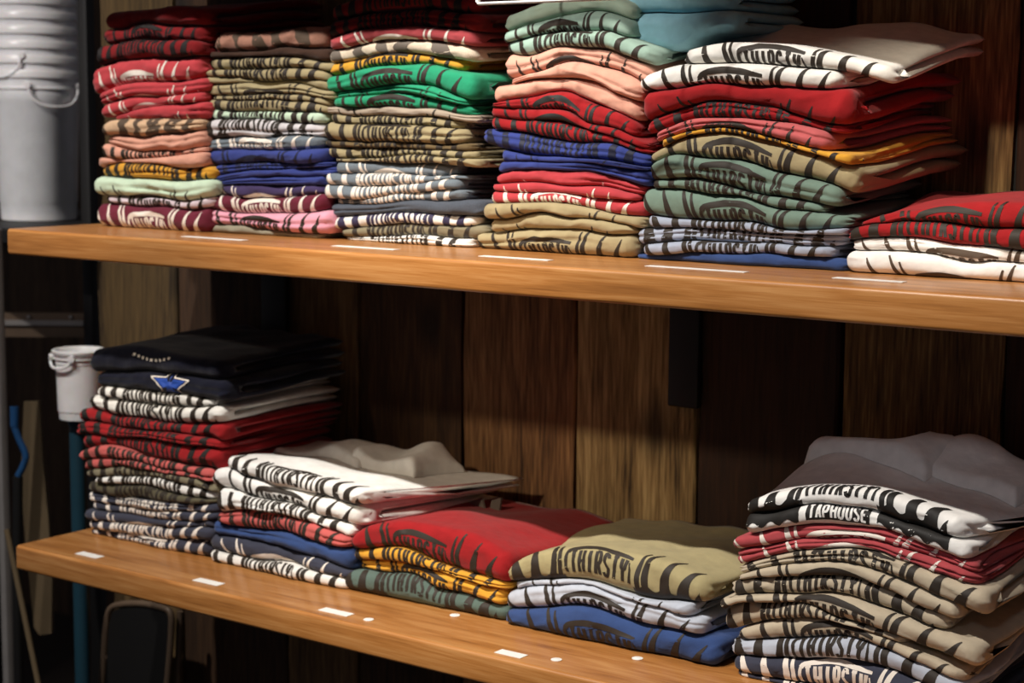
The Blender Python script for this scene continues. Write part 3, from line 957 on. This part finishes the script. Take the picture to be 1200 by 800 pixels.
Stack('U6', 'short upper stack at right edge', 0.164, 0.0,
 [(990, 268), (1008, 260), (1043, 249), (1071.6, 246), (1108, 239), (1152, 235), (1200, 236), (1262, 246)], [
 ('red', 'dark', 3.1, 1006, 1252, [(990, 272), (1008, 265), (1037, 261), (1066, 258), (1104, 261), (1162, 265), (1262, 272)]),
 ('red', 'dark', 0.5, 992, 1256, [(990, 282), (1027.5, 279), (1075, 279), (1123, 286), (1171, 291), (1262, 301)], {'dx': -0.012}),
 ('bright white', 'brown', 3.6, 995, 1258, [(990, 295), (1047, 295), (1094.6, 298.6), (1139, 307), (1162, 306), (1262, 314)], {'dx': 0.006}),
 ('bright white', 'brown', 4.6, 990, 1262, [(990, 319), (1104, 327), (1262, 338)]),
], rise=0.012, topext=0.02)

ZL = Z_LOW
Stack('L1', 'lower stack topped with navy', 0.125, ZL,
 [(104, 410), (130, 406), (162, 405), (192, 411), (220, 417), (270, 424)], [
 ('navy', 'white', 'dots', 106, 262, [(104, 437), (167, 435), (220, 440), (270, 446)], {'d': 'navy T-shirt with small white lettering', 'dx': 0.0}),
 ('navy', 'white', 'star', 110, 268, [(104, 456), (155, 455), (192, 460), (230, 465), (270, 471)], {'d': 'navy T-shirt with blue star', 'dx': 0.03}),
 ('white', 'dark', 0.8, 112, 250, [(104, 464), (155, 469.5), (192, 474), (240, 476), (270, 478)]),
 ('white', 'dark', 1.4, 100, 262, [(98, 480), (130, 485), (180, 494), (230, 496), (268, 494)]),
 ('red', 'black', 1.4, 90, 262, [(89, 497), (105, 494), (142.5, 502.5), (205, 507.5), (266, 518)]),
 ('red', 'black', 0.8, 88, 258, [(88, 509), (142, 512), (205, 518), (264, 528)]),
 ('red', 'black', 1.0, 96, 258, [(92, 528), (127.5, 521), (155, 530), (205, 542.5), (260, 552)]),
 ('salmon red', 'dark', 1.0, 93, 250, [(92, 540), (117, 537.5), (142, 536), (180, 547), (230, 557), (262, 562)]),
 ('salmon red', 'dark', 1.2, 97, 252, [(94, 552), (126, 547.4), (153, 545.6), (181, 552), (217.5, 557.5), (262, 567)]),
 ('olive grey', 'dark', 1.4, 98, 258, [(96, 559), (126, 558.4), (172, 558.4), (217.5, 566), (262, 583)]),
 ('bright white', 'dark', 0.9, 110, 252, [(98, 564), (135, 566.7), (172, 569.4), (199, 579.5), (256, 586)]),
 ('dark olive', 'dark', 1.6, 100, 254, [(98, 577), (135, 583), (190, 588), (256, 589)]),
 ('ash navy', 'white', 1.8, 99, 256, [(98, 587), (113, 588.7), (153, 593), (194, 599), (258, 601)]),
 ('ash navy', 'white', 2.6, 102, 254, [(98, 597), (140.5, 600.6), (190, 609), (256, 610)]),
 ('ash navy', 'white', 4.2, 99, 250, [(98, 607), (144, 613.4), (190, 616), (252, 619)]),
 ('ash navy', 'white', 1.6, 103, 250, [(98, 617), (135, 622.6), (190, 630), (252, 634)]),
 ('ash navy', 'white', 2.2, 105, 246, [(100, 625), (172, 640), (252, 655)]),
], rise=0.01, flat=0.3)

L2_top = [(248, 541), (261, 535), (289, 541), (333, 553), (364, 560), (410, 570), (425, 574)]
L2 = Stack('L2', 'lower-left stack topped with white', 0.122, ZL, L2_top, [
 ('bright white', 'dark', 0.5, 259, 424, [(248, 550), (263.6, 549), (289, 559), (333, 573), (364, 580), (425, 593)], {'skew': 0.35, 'dx': 0.0}),
 ('bright white', 'dark', 2.9, 247, 420, [(248, 571), (269, 573), (297, 583.6), (333, 590), (375, 605.6), (425, 621)], {'skew': 0.2}),
 ('bright white', 'dark', 1.0, 254, 412, [(248, 600), (302, 598), (354, 608), (411, 631), (425, 634)]),
 ('salmon red', 'dark', 1.8, 253, 410, [(248, 611), (294.6, 620), (333, 623.7), (372, 636.6), (414, 642)]),
 ('blue', 'dark', None, 246, 412, [(244, 624), (294.6, 634), (346, 647), (415, 671)]),
 ('ash navy', 'white', 4.1, 243, 412, [(243, 642), (294.6, 654.7), (338.5, 660), (415, 680)]),
 ('white', 'dark', 1.4, 246, 408, [(243, 655), (307.5, 669), (415, 690)]),
], rise=-0.012, flat=0.6, riseexp=1.5, topext=0.035, topnoise=0.006, humps=((0.44, 0.3, 0.05, 0.05, 0.02), (0.56, 0.33, 0.035, 0.04, 0.02)))

L3 = Stack('L3', 'lower stack topped with red', 0.128, ZL,
 [(402, 640), (412, 628), (430, 616), (477, 611), (540, 622), (600, 650)], [
 ('red', 'dark', 2.8, 410, 600, [(402, 644), (472, 643), (540, 667.5), (600, 684)], {'dx': -0.01}),
 ('mustard', 'dark', 1.6, 411, 596, [(402, 656), (477, 660), (540, 677.5), (600, 693)]),
 ('mustard', 'dark', 2.9, 413, 590, [(402, 668), (422, 670), (477, 673), (515, 690), (600, 714)]),
 ('slate green', 'dark', 0.3, 402, 592, [(402, 700), (472, 705), (540, 720), (600, 733)], {'dx': -0.01}),
], rise=-0.014, riseexp=1.0, topext=0.05, depth=0.26, flat=0.8)

L4 = Stack('L4', 'lower stack topped with tan', 0.130, ZL,
 [(588, 674), (609, 654), (640, 645), (700, 643), (760, 654), (830, 682)], [
 ('tan', 'dark', 0.9, 592, 828, [(588, 681), (651, 681), (714, 691), (769, 704), (830, 708)], {'dx': -0.004}),
 ('ice grey', 'dark', 4.6, 600, 812, [(588, 695), (642, 685), (692, 686), (725, 697), (818, 723), (830, 725)]),
 ('ice grey', 'dark', 3.2, 590, 824, [(588, 716), (642.5, 711), (692, 712), (752, 731), (830, 748)]),
 ('blue', 'dark', 3.2, 592, 842, [(588, 728), (670, 745), (752, 768), (845, 788)], {'dx': -0.006}),
], rise=-0.016, riseexp=1.0, topext=0.055, depth=0.26, flat=0.8)

L5 = Stack('L5', 'lower-right stack topped with white', 0.125, ZL,
 [(846, 600), (873, 588), (915, 576), (960, 571), (1020, 573), (1068, 588), (1140, 613), (1165, 622)], [
 ('bright white', 'black', -0.3, 872, 1130, [(846, 606), (873, 601), (915, 597.5), (951, 592), (1020, 596), (1062, 614), (1122, 634), (1165, 645)], {'dx': -0.012, 'skew': 0.3}),
 ('bright white', 'black', -2.4, 872, 1138, [(846, 632), (873, 627.5), (915, 618.5), (975, 615.5), (1032, 620), (1080, 638), (1165, 668)], {'box': True, 'dx': -0.018}),
 ('dusty red', 'white', 3.6, 856, 1146, [(855, 646), (876, 644), (939, 632), (1020, 632), (1080, 650), (1165, 680)]),
 ('dusty red', 'white', 4.1, 859, 1144, [(857, 666), (897, 654.5), (939, 644), (1020, 644), (1056, 657.5), (1165, 695)]),
 ('sand', 'dark', 2.0, 862, 1160, [(858, 675), (900, 665), (945, 659), (1008, 662), (1050, 677), (1110, 703), (1165, 730)]),
 ('sand', 'dark', 3.8, 862, 1124, [(856, 684), (870, 680), (930, 675.5), (990, 675.5), (1035, 688), (1080, 712), (1165, 748)]),
 ('sand', 'dark', 0.8, 852, 1110, [(850, 699), (873, 698), (939, 695), (990, 698), (1044, 716), (1104, 740), (1165, 765)]),
 ('sand', 'dark', 2.9, 846, 1150, [(846, 716), (879, 704), (945, 710), (990, 726), (1044, 742), (1155, 790)]),
 ('sand', 'dark', 1.2, 846, 1060, [(846, 740), (915, 725), (966, 725), (1020, 740), (1155, 800)]),
 ('sand', 'dark', 3.0, 862, 1130, [(848, 750), (930, 749), (990, 746), (1032, 758), (1074, 776), (1155, 815)]),
 ('ice grey', 'dark', 1.0, 854, 1130, [(850, 767), (930, 770), (1020, 778), (1155, 835)]),
 ('ash navy', 'white', 2.0, 859, 1120, [(850, 788), (900, 794), (960, 803), (1155, 855)]),
 ('ash navy', 'white', 2.0, 862, 1120, [(850, 792), (1155, 860)]),
], rise=-0.004, riseexp=1.5, topext=0.03, depth=0.24, topnoise=0.007, humps=((1.29, 0.28, 0.06, 0.05, 0.03), (1.42, 0.34, 0.05, 0.04, 0.02)))

# loose sleeves and tags on the topmost shirts
def sleeve(st, pl, pr, ya, yb, h, seed, ridge=40.0, name='sleeve'):
    xa = on_y(pl[0], pl[1], (ya + yb) / 2)[0]; xb = on_y(pr[0], pr[1], (ya + yb) / 2)[0]
    nx, ny = 44, 22
    U, Vv = np.meshgrid(np.linspace(0, 1, nx), np.linspace(0, 1, ny), indexing='ij')
    n1 = Noise(seed, ridge, 14, 6); n2 = Noise(seed + 1, ridge * 2, 40, 6)
    X = xa + (xb - xa) * U + 0.008 * n1(U * 0.1, Vv * 0.3 + 1); Y = ya + (yb - ya) * Vv + 0.006 * n1(U * 0.2 + 2, Vv * 0.1)
    env = np.clip(np.minimum(np.minimum(U / 0.06, (1 - U) / 0.06), np.minimum(Vv / 0.12, (1 - Vv) / 0.12)), 0, 1)
    env = np.sqrt(np.clip(1 - (1 - env) ** 2, 0, 1))
    rg = 1 - np.abs(n1(X, Y)) * 0.9 + 0.25 * n2(X, Y)
    zb = st.iface(0, X, Y)
    zt = zb + 0.0012 + h * env * np.clip(0.35 + 0.65 * rg, 0.12, 1.3)
    A = np.stack([X, Y, zt], -1).reshape(-1, 3); B = np.stack([X, Y, zb + 0.0004], -1).reshape(-1, 3)
    V = np.concatenate([A, B]); o = nx * ny
    F = []
    for i in range(nx - 1):
        for j in range(ny - 1):
            q = (i * ny + j, (i + 1) * ny + j, (i + 1) * ny + j + 1, i * ny + j + 1)
            F.append(q); F.append(tuple(o + w for w in reversed(q)))
    edge = [(i, 0) for i in range(nx)] + [(nx - 1, j) for j in range(1, ny)] + [(i, ny - 1) for i in range(nx - 2, -1, -1)] + [(0, j) for j in range(ny - 2, 0, -1)]
    ids = [i * ny + j for i, j in edge]
    for k in range(len(ids)):
        a, b = ids[k], ids[(k + 1) % len(ids)]
        F.append((a, o + a, o + b, b))
    mesh_obj(name, V, F, st.topmat, st.toproot, True)
sleeve(L5, (958, 540), (1110, 545), 0.25, 0.345, 0.028, 11, 28)
sleeve(L5, (1095, 545), (1215, 560), 0.26, 0.36, 0.022, 15, 30)
sleeve(L2, (345, 530), (445, 545), 0.24, 0.35, 0.018, 21, 34)
sleeve(L2, (440, 545), (520, 560), 0.25, 0.36, 0.026, 27, 34)
def neck_tag(st, pts, y):
    v = []
    for x, yy in pts:
        v.append(on_y(x, yy, y))
    v += [q + np.array([0.001, 0.003, 0]) for q in v]
    f = [(0, 1, 2, 3), (7, 6, 5, 4), (0, 4, 5, 1), (1, 5, 6, 2), (2, 6, 7, 3), (3, 7, 4, 0)]
    mesh_obj('neck_tag', v, f, INKS['grey'], st.toproot, False)
neck_tag(L3, [(556, 604), (570, 604), (564, 583), (550, 588)], 0.32)
neck_tag(L3, [(572, 604), (584, 604), (587, 583), (576, 586)], 0.33)

# ------------------------------------------------------------------ stickers and labels on the shelves
def sticker(name, px, z, label, cat='sticker', h=0.016, yshift=0.0):
    (x0, y0), (x1, y1) = px
    a = on_z(x0, y0, z); b = on_z(x1, y1, z)
    yc = (a[1] + b[1]) / 2
    v = [(a[0], yc - h / 2, z + 0.0002), (b[0], yc - h / 2, z + 0.0002), (b[0], yc + h / 2, z + 0.0002), (a[0], yc + h / 2, z + 0.0002)]
    v += [(q[0], q[1], q[2] + 0.0006) for q in v]
    f = [(0, 3, 2, 1), (4, 5, 6, 7), (0, 1, 5, 4), (1, 2, 6, 5), (2, 3, 7, 6), (3, 0, 4, 7)]
    o = mesh_obj(name, v, f, PAPER, None, False)
    tag(o, label, cat, 'paper stickers on the oak shelves')
def dot(px, z, label, r=0.007):
    c = on_z(px[0], px[1], z)
    o = MB().lathe((c[0], c[1], z + 0.0002), [(0.0001, 0), (r, 0), (r, 0.0006), (r * 0.55, 0.0006), (r * 0.5, 0.0008), (0.0001, 0.0008)], 24).build('round_sticker', PAPER)
    tag(o, label, 'sticker', 'round stickers on the lower shelf')
for px, w in ((((217, 277), (286, 282)), 'second stack'), (((393, 288), (464, 293)), 'third stack'), (((570, 299.5), (640, 306)), 'khaki shirts'),
              (((756, 312), (878, 319)), 'blue shirt'), (((978, 325.5), (1060, 331)), 'white shirts at right')):
    sticker('shelf_label', px, 0.0, 'long white paper label on upper shelf below %s' % w, h=0.014)
for px, w in ((((91, 648), (119, 653)), 'grey and white shirts'), (((227, 679.5), (262, 684.5)), 'navy and cream shirts'), (((374, 714.5), (414, 720)), 'mustard stack'),
              (((582, 763.5), (616, 769)), 'tan stack')):
    sticker('shelf_label', px, ZL, 'short white paper label on lower shelf before %s' % w, h=0.017)
dot((432, 726), ZL, 'round white sticker on lower shelf beside a paper label')
dot((652, 773), ZL, 'round white sticker on lower shelf before the blue shirt')
dot((533, 721), ZL, 'round white sticker half under the slate green shirt')
dot((747, 771.5), ZL, 'round white sticker half under the blue shirt')

# clear acrylic sign hanging from the shelf above; only its lower rim reaches the picture
def clear_mat():
    m, N, L, b = new_mat('clear_acrylic')
    out = [n for n in N if n.type == 'OUTPUT_MATERIAL'][0]
    tr = N.new('ShaderNodeBsdfTransparent'); gl = N.new('ShaderNodeBsdfGlossy'); gl.inputs['Roughness'].default_value = 0.08
    mx = N.new('ShaderNodeMixShader'); mx.inputs[0].default_value = 0.06
    L.new(tr.outputs[0], mx.inputs[1]); L.new(gl.outputs[0], mx.inputs[2]); L.new(mx.outputs[0], out.inputs['Surface'])
    return m
CLEAR = clear_mat()
a = on_y(558, 4, -0.012); b = on_y(720, 3, -0.012)
root = empty('hanging_sign', (a[0], -0.012, a[2]))
tag(root, 'clear acrylic sign with white rim hanging over pale green shirts', 'sign')
zt = SHELF_GAP - 0.005
MB().box((a[0], -0.0095, a[2]), (b[0], -0.0065, zt), 0).build('panel', CLEAR, root, smooth=False)
rim = MB().box((a[0], -0.0115, a[2] - 0.002), (b[0], -0.0045, a[2] + 0.0015), 0.0015)
rim.box((a[0] - 0.002, -0.0115, a[2]), (a[0] + 0.0015, -0.0045, zt), 0.0015)
rim.box((b[0] - 0.0015, -0.0115, a[2]), (b[0] + 0.002, -0.0045, zt), 0.0015)
rim.build('rim', PAPER, root)

# ------------------------------------------------------------------ things to the left of the shelves
DP = 3.55
def px_scale(dep): return dep / F_PX
sc = px_scale(DP)
pb = at_depth(46, 257, DP)
pail_h = 172 * sc; rb = 43 * sc; rtp = 50 * sc
def pail(c, label, rb, rt, h, handle=True, group='nested white pails'):
    root = empty('pail', tuple(c))
    tag(root, label, 'pail', group)
    w = 0.0018
    prof = [(0.001, 0.004), (rb * 0.9, 0.004), (rb * 0.93, 0.0), (rb * 0.985, 0.001), (rb, 0.006)]
    for t in (0.12, 0.125, 0.8, 0.805):
        rr = rb + (rt - rb) * t
        prof += [(rr + (0.0 if t in (0.12, 0.8) else 0.0012), h * t)]
    rr = rb + (rt - rb) * 0.88
    prof += [(rr, h * 0.872), (rr + 0.004, h * 0.876), (rr + 0.004, h * 0.886), (rr, h * 0.89)]
    rr = rt
    prof += [(rr, h * 0.945), (rr + 0.005, h * 0.95), (rr + 0.006, h * 0.985), (rr + 0.004, h), (rr, h * 1.0), (rr - w, h * 0.985)]
    prof += [(rb - w, 0.012), (0.001, 0.008)]
    MB().lathe((c[0], c[1], c[2]), prof, 56).build('body', PLASTIC, root, True, 50)
    if handle:
        # wire bail swung down against the camera-side wall, with two ears
        th0 = math.atan2(CAM[1] - c[1], CAM[0] - c[0]) + handle
        pts = []
        for k in range(25):
            q = k / 24 * 2 - 1
            th = th0 + q * 0.62
            zz = h * (0.90 - 0.14 * math.sqrt(max(0, 1 - abs(q) ** 2.6)))
            r_ = rb + (rt - rb) * zz / h + 0.0085
            pts.append((c[0] + r_ * math.cos(th), c[1] + r_ * math.sin(th), c[2] + zz))
        MB().tube(pts, 0.0026, 8).build('handle', PLASTIC, root)
        for q in (-1, 1):
            th = th0 + q * 0.62
            r_ = rt + 0.003
            p = Vector((c[0] + r_ * math.cos(th), c[1] + r_ * math.sin(th), c[2] + h * 0.9))
            o = Vector((math.cos(th), math.sin(th), 0)) * 0.007
            MB().tube([p - o, p + o], 0.006, 12).build('ear', PLASTIC, root)
    return root
names = ['lowest white plastic pail of the nested stack, with wire handle', 'second white pail from the bottom of the nested stack',
         'third white pail from the bottom of the nested stack', 'fourth white pail from the bottom of the nested stack',
         'fifth white pail from the bottom of the nested stack', 'sixth white pail from the bottom of the nested stack', 'topmost white pail of the nested stack']
for k in range(7):
    # each nested pail sits one rim higher; only the rims show
    c = pb + np.array([0, 0, 1]) * (k * 16.5 * sc)
    if k == 0: pail(c, names[k], rb, rtp, pail_h, 0.45)
    else:
        root = pail(c + np.array([0, 0, 0.0]), names[k], rb * 0.985, rtp * 0.995, pail_h, -0.9 if k == 2 else 0.0 or False)

# black rack the pails stand on, seen end-on
def rack():
    root = empty('storage_rack', tuple(pb))
    tag(root, 'black metal storage rack holding the white pails', 'rack')
    zt = pb[2] - 0.001
    xa = pb[0] - 0.35; xb = at_depth(118, 258, DP)[0]
    MB().box((pb[0] - 0.5, pb[1] - 0.22, zt - 0.03), (pb[0] + 0.36, pb[1] + 0.3, zt), 0.004).build('top_shelf', BLACK, root)
    p = at_depth(104, 200, 3.45)
    w = 8 * px_scale(3.45)
    MB().box((p[0] - w, p[1] - w * 0.8, FLOOR_Z + 0.001), (p[0] + w, p[1] + w * 0.8, 1.0), 0.002).build('post', BLACK, root)
    MB().box((p[0] - 0.9, p[1] + 0.35, FLOOR_Z + 0.001), (p[0] - 0.84, p[1] + 0.41, zt - 0.03), 0.002).build('post', BLACK, root)
    q0 = at_depth(4, 384, 3.5); q1 = at_depth(98, 373, 3.5)
    zz = (q0[2] + q1[2]) / 2
    d = Vector(q1 - q0); d.z = 0
    n = Vector((-d.y, d.x, 0)).normalized()
    def beam(z0, z1, name, mat, off=0.0, thick=0.02):
        A = Vector((q0[0], q0[1], 0)) + n * off; B = Vector((q1[0], q1[1], 0)) + n * off
        v = []
        for z in (z0, z1):
            for s_ in (0, 1):
                v += [A + n * (thick * s_) + Vector((0, 0, z)), B + n * (thick * s_) + Vector((0, 0, z))]
        f = [(0, 1, 3, 2), (4, 6, 7, 5), (0, 4, 5, 1), (2, 3, 7, 6), (0, 2, 6, 4), (1, 5, 7, 3)]
        return mesh_obj(name, v, f, mat, root, False)
    beam(zz - 0.028, zz + 0.02, 'cross_beam', DARKMETAL)
    beam(zz - 0.004, zz + 0.006, 'rail', GREYMETAL, -0.006, 0.006)
    for fx in (0.32, 0.84):
        P = Vector(q0) * (1 - fx) + Vector(q1) * fx
        P.z = zz + 0.013
        MB().tube([P - n * 0.004, P + n * 0.002], 0.0035, 10).build('screw', GREYMETAL, root)
    return root
rack()

# brown boards far behind the rack
back = MB().box((-3.0, 1.6, FLOOR_Z), (-0.4, 1.66, 1.1)).build('wall_far', wood_rustic('far_wood', (40, 28, 18), (84, 62, 42), (110, 84, 58), 21), smooth=False)
tag(back, 'dark brown boards far behind the rack', 'wall', kind='structure')

# pale grey upright at the picture's left edge
p = at_depth(2, 500, 3.2)
po = MB().box((p[0] - 0.008, p[1] - 0.008, FLOOR_Z + 0.001), (p[0] + 0.008, p[1] + 0.008, at_depth(2, 266, 3.2)[2]), 0.002).build('metal_upright', GREYMETAL)
tag(po, 'pale grey metal upright at the left edge of the picture', 'post')

# white pail on a teal post behind the lower stack
D2 = 3.1; s2 = px_scale(D2)
c2 = at_depth(94, 490, D2)
pail(c2, 'small white pail on the teal post behind the navy-topped stack', 24 * s2, 27 * s2, 82 * s2, -0.9, 'single pail')
c3 = at_depth(90, 492, D2)
tp = MB().tube([(c3[0], c3[1], FLOOR_Z + 0.001), (c3[0], c3[1], c2[2] - 0.012)], 9 * s2, 20)
troot = empty('teal_post', (c3[0], c3[1], FLOOR_Z))
tag(troot, 'teal painted round post carrying a small white pail', 'post')
tp.build('pole', TEAL, troot)
MB().lathe((c2[0], c2[1], c2[2] - 0.012), [(0.001, 0), (0.02, 0), (0.022, 0.004), (0.022, 0.0115), (0.001, 0.0115)], 24).build('cap_plate', TEAL, troot)

# broom with bent blue grip, tan board, thin stick
D3 = 3.15
root = empty('broom', tuple(at_depth(16, 800, D3)))
tag(root, 'broom with bent blue grip and black handle left of lower shelf', 'broom')
MB().tube([at_depth(17, 476, D3), at_depth(17, 500, D3)], [0.0085, 0.0075], 12).build('grip_head', BLUEPLASTIC, root)
MB().tube([Vector(q) for q in smooth_path([at_depth(17, 500, D3), at_depth(22, 514, D3), at_depth(30, 533, D3), at_depth(27, 546, D3), at_depth(21, 558, D3)], 5)], 0.0062, 12).build('grip', BLUEPLASTIC, root)
e_ = at_depth(21, 558, D3)
MB().tube([e_, (e_[0] - 0.01, e_[1], e_[2] - 0.2), (e_[0] - 0.02, e_[1], FLOOR_Z + 0.06)], 0.009, 12).build('stick', BLACK, root)
MB().box((e_[0] - 0.16, e_[1] - 0.03, FLOOR_Z + 0.001), (e_[0] + 0.1, e_[1] + 0.03, FLOOR_Z + 0.07), 0.01).build('brush_head', BLACK, root)

D4 = 3.3
bd = [(28, 470), (46, 470), (50, 540), (56, 600), (61, 680), (60, 742), (46, 744), (40, 735), (30, 640), (24, 560)]
V = []; nb_ = len(bd)
off = Vector(_F) * 0.018
for q in bd: V.append(Vector(at_depth(q[0], q[1], D4)))
V2 = [v + off for v in V]
F_ = [tuple(range(nb_)), tuple(reversed(range(nb_, 2 * nb_)))] + [(i, i + nb_, (i + 1) % nb_ + nb_, (i + 1) % nb_) for i in range(nb_)]
o = mesh_obj('tan_panel', V + V2, F_, TANWOOD, None, False)
tag(o, 'tan shaped panel hanging behind the left shelf end', 'panel')
a = at_depth(12, 640, 3.05); b = at_depth(46, 806, 3.05)
d_ = (b - a); t_ = (FLOOR_Z + 0.002 - a[2]) / d_[2]
st = MB().tube([a + d_ * -0.12, a + d_ * t_], 0.005, 10).build('thin_stick', TANWOOD)
tag(st, 'thin pale stick leaning under the left shelf end', 'stick')

# dark tube frame standing under the lower shelf
root = empty('stool_frame', tuple(on_y(160, 800, 0.34)))
tag(root, 'dark metal stool frame in shadow under the lower shelf', 'stool')
fr = [(116, 830), (120, 790), (124, 735), (129, 714), (142, 708), (165, 707), (188, 711), (199, 717), (201, 735), (197, 790), (193, 830)]
P_ = [on_y(x, y, 0.34) for x, y in fr]
P_ = [np.array([P_[0][0] - 0.02, 0.34, FLOOR_Z + 0.002])] + smooth_path(P_, 5) + [np.array([P_[-1][0] + 0.0, 0.34, FLOOR_Z + 0.002])]
MB().tube(P_, 0.006, 10).build('frame', DARKMETAL, root)
q0 = on_y(211, 716, 0.36); q1 = on_y(208, 800, 0.36)
MB().tube([q0, q1, (q1[0] - 0.01, 0.36, FLOOR_Z + 0.002)], 0.006, 10).build('rear_leg', DARKMETAL, root)
pn = [(122, 840), (127, 736), (131, 717), (143, 711), (165, 710), (187, 714), (197, 720), (199, 737), (191, 840)]
A_ = [on_y(x, y, 0.338) for x, y in pn]; B_ = [q + np.array([0, 0.004, 0]) for q in A_]; m_ = len(A_)
mesh_obj('panel', A_ + B_, [tuple(range(m_)), tuple(reversed(range(m_, 2 * m_)))] + [(i, i + m_, (i + 1) % m_ + m_, (i + 1) % m_) for i in range(m_)], BLACK, root, False)  # black sheet put into the frame to darken the lit planks behind
q2 = on_y(150, 768, 0.35)
MB().tube([on_y(124, 770, 0.343), on_y(198, 776, 0.343)], 0.004, 8).build('cross_bar', DARKMETAL, root)
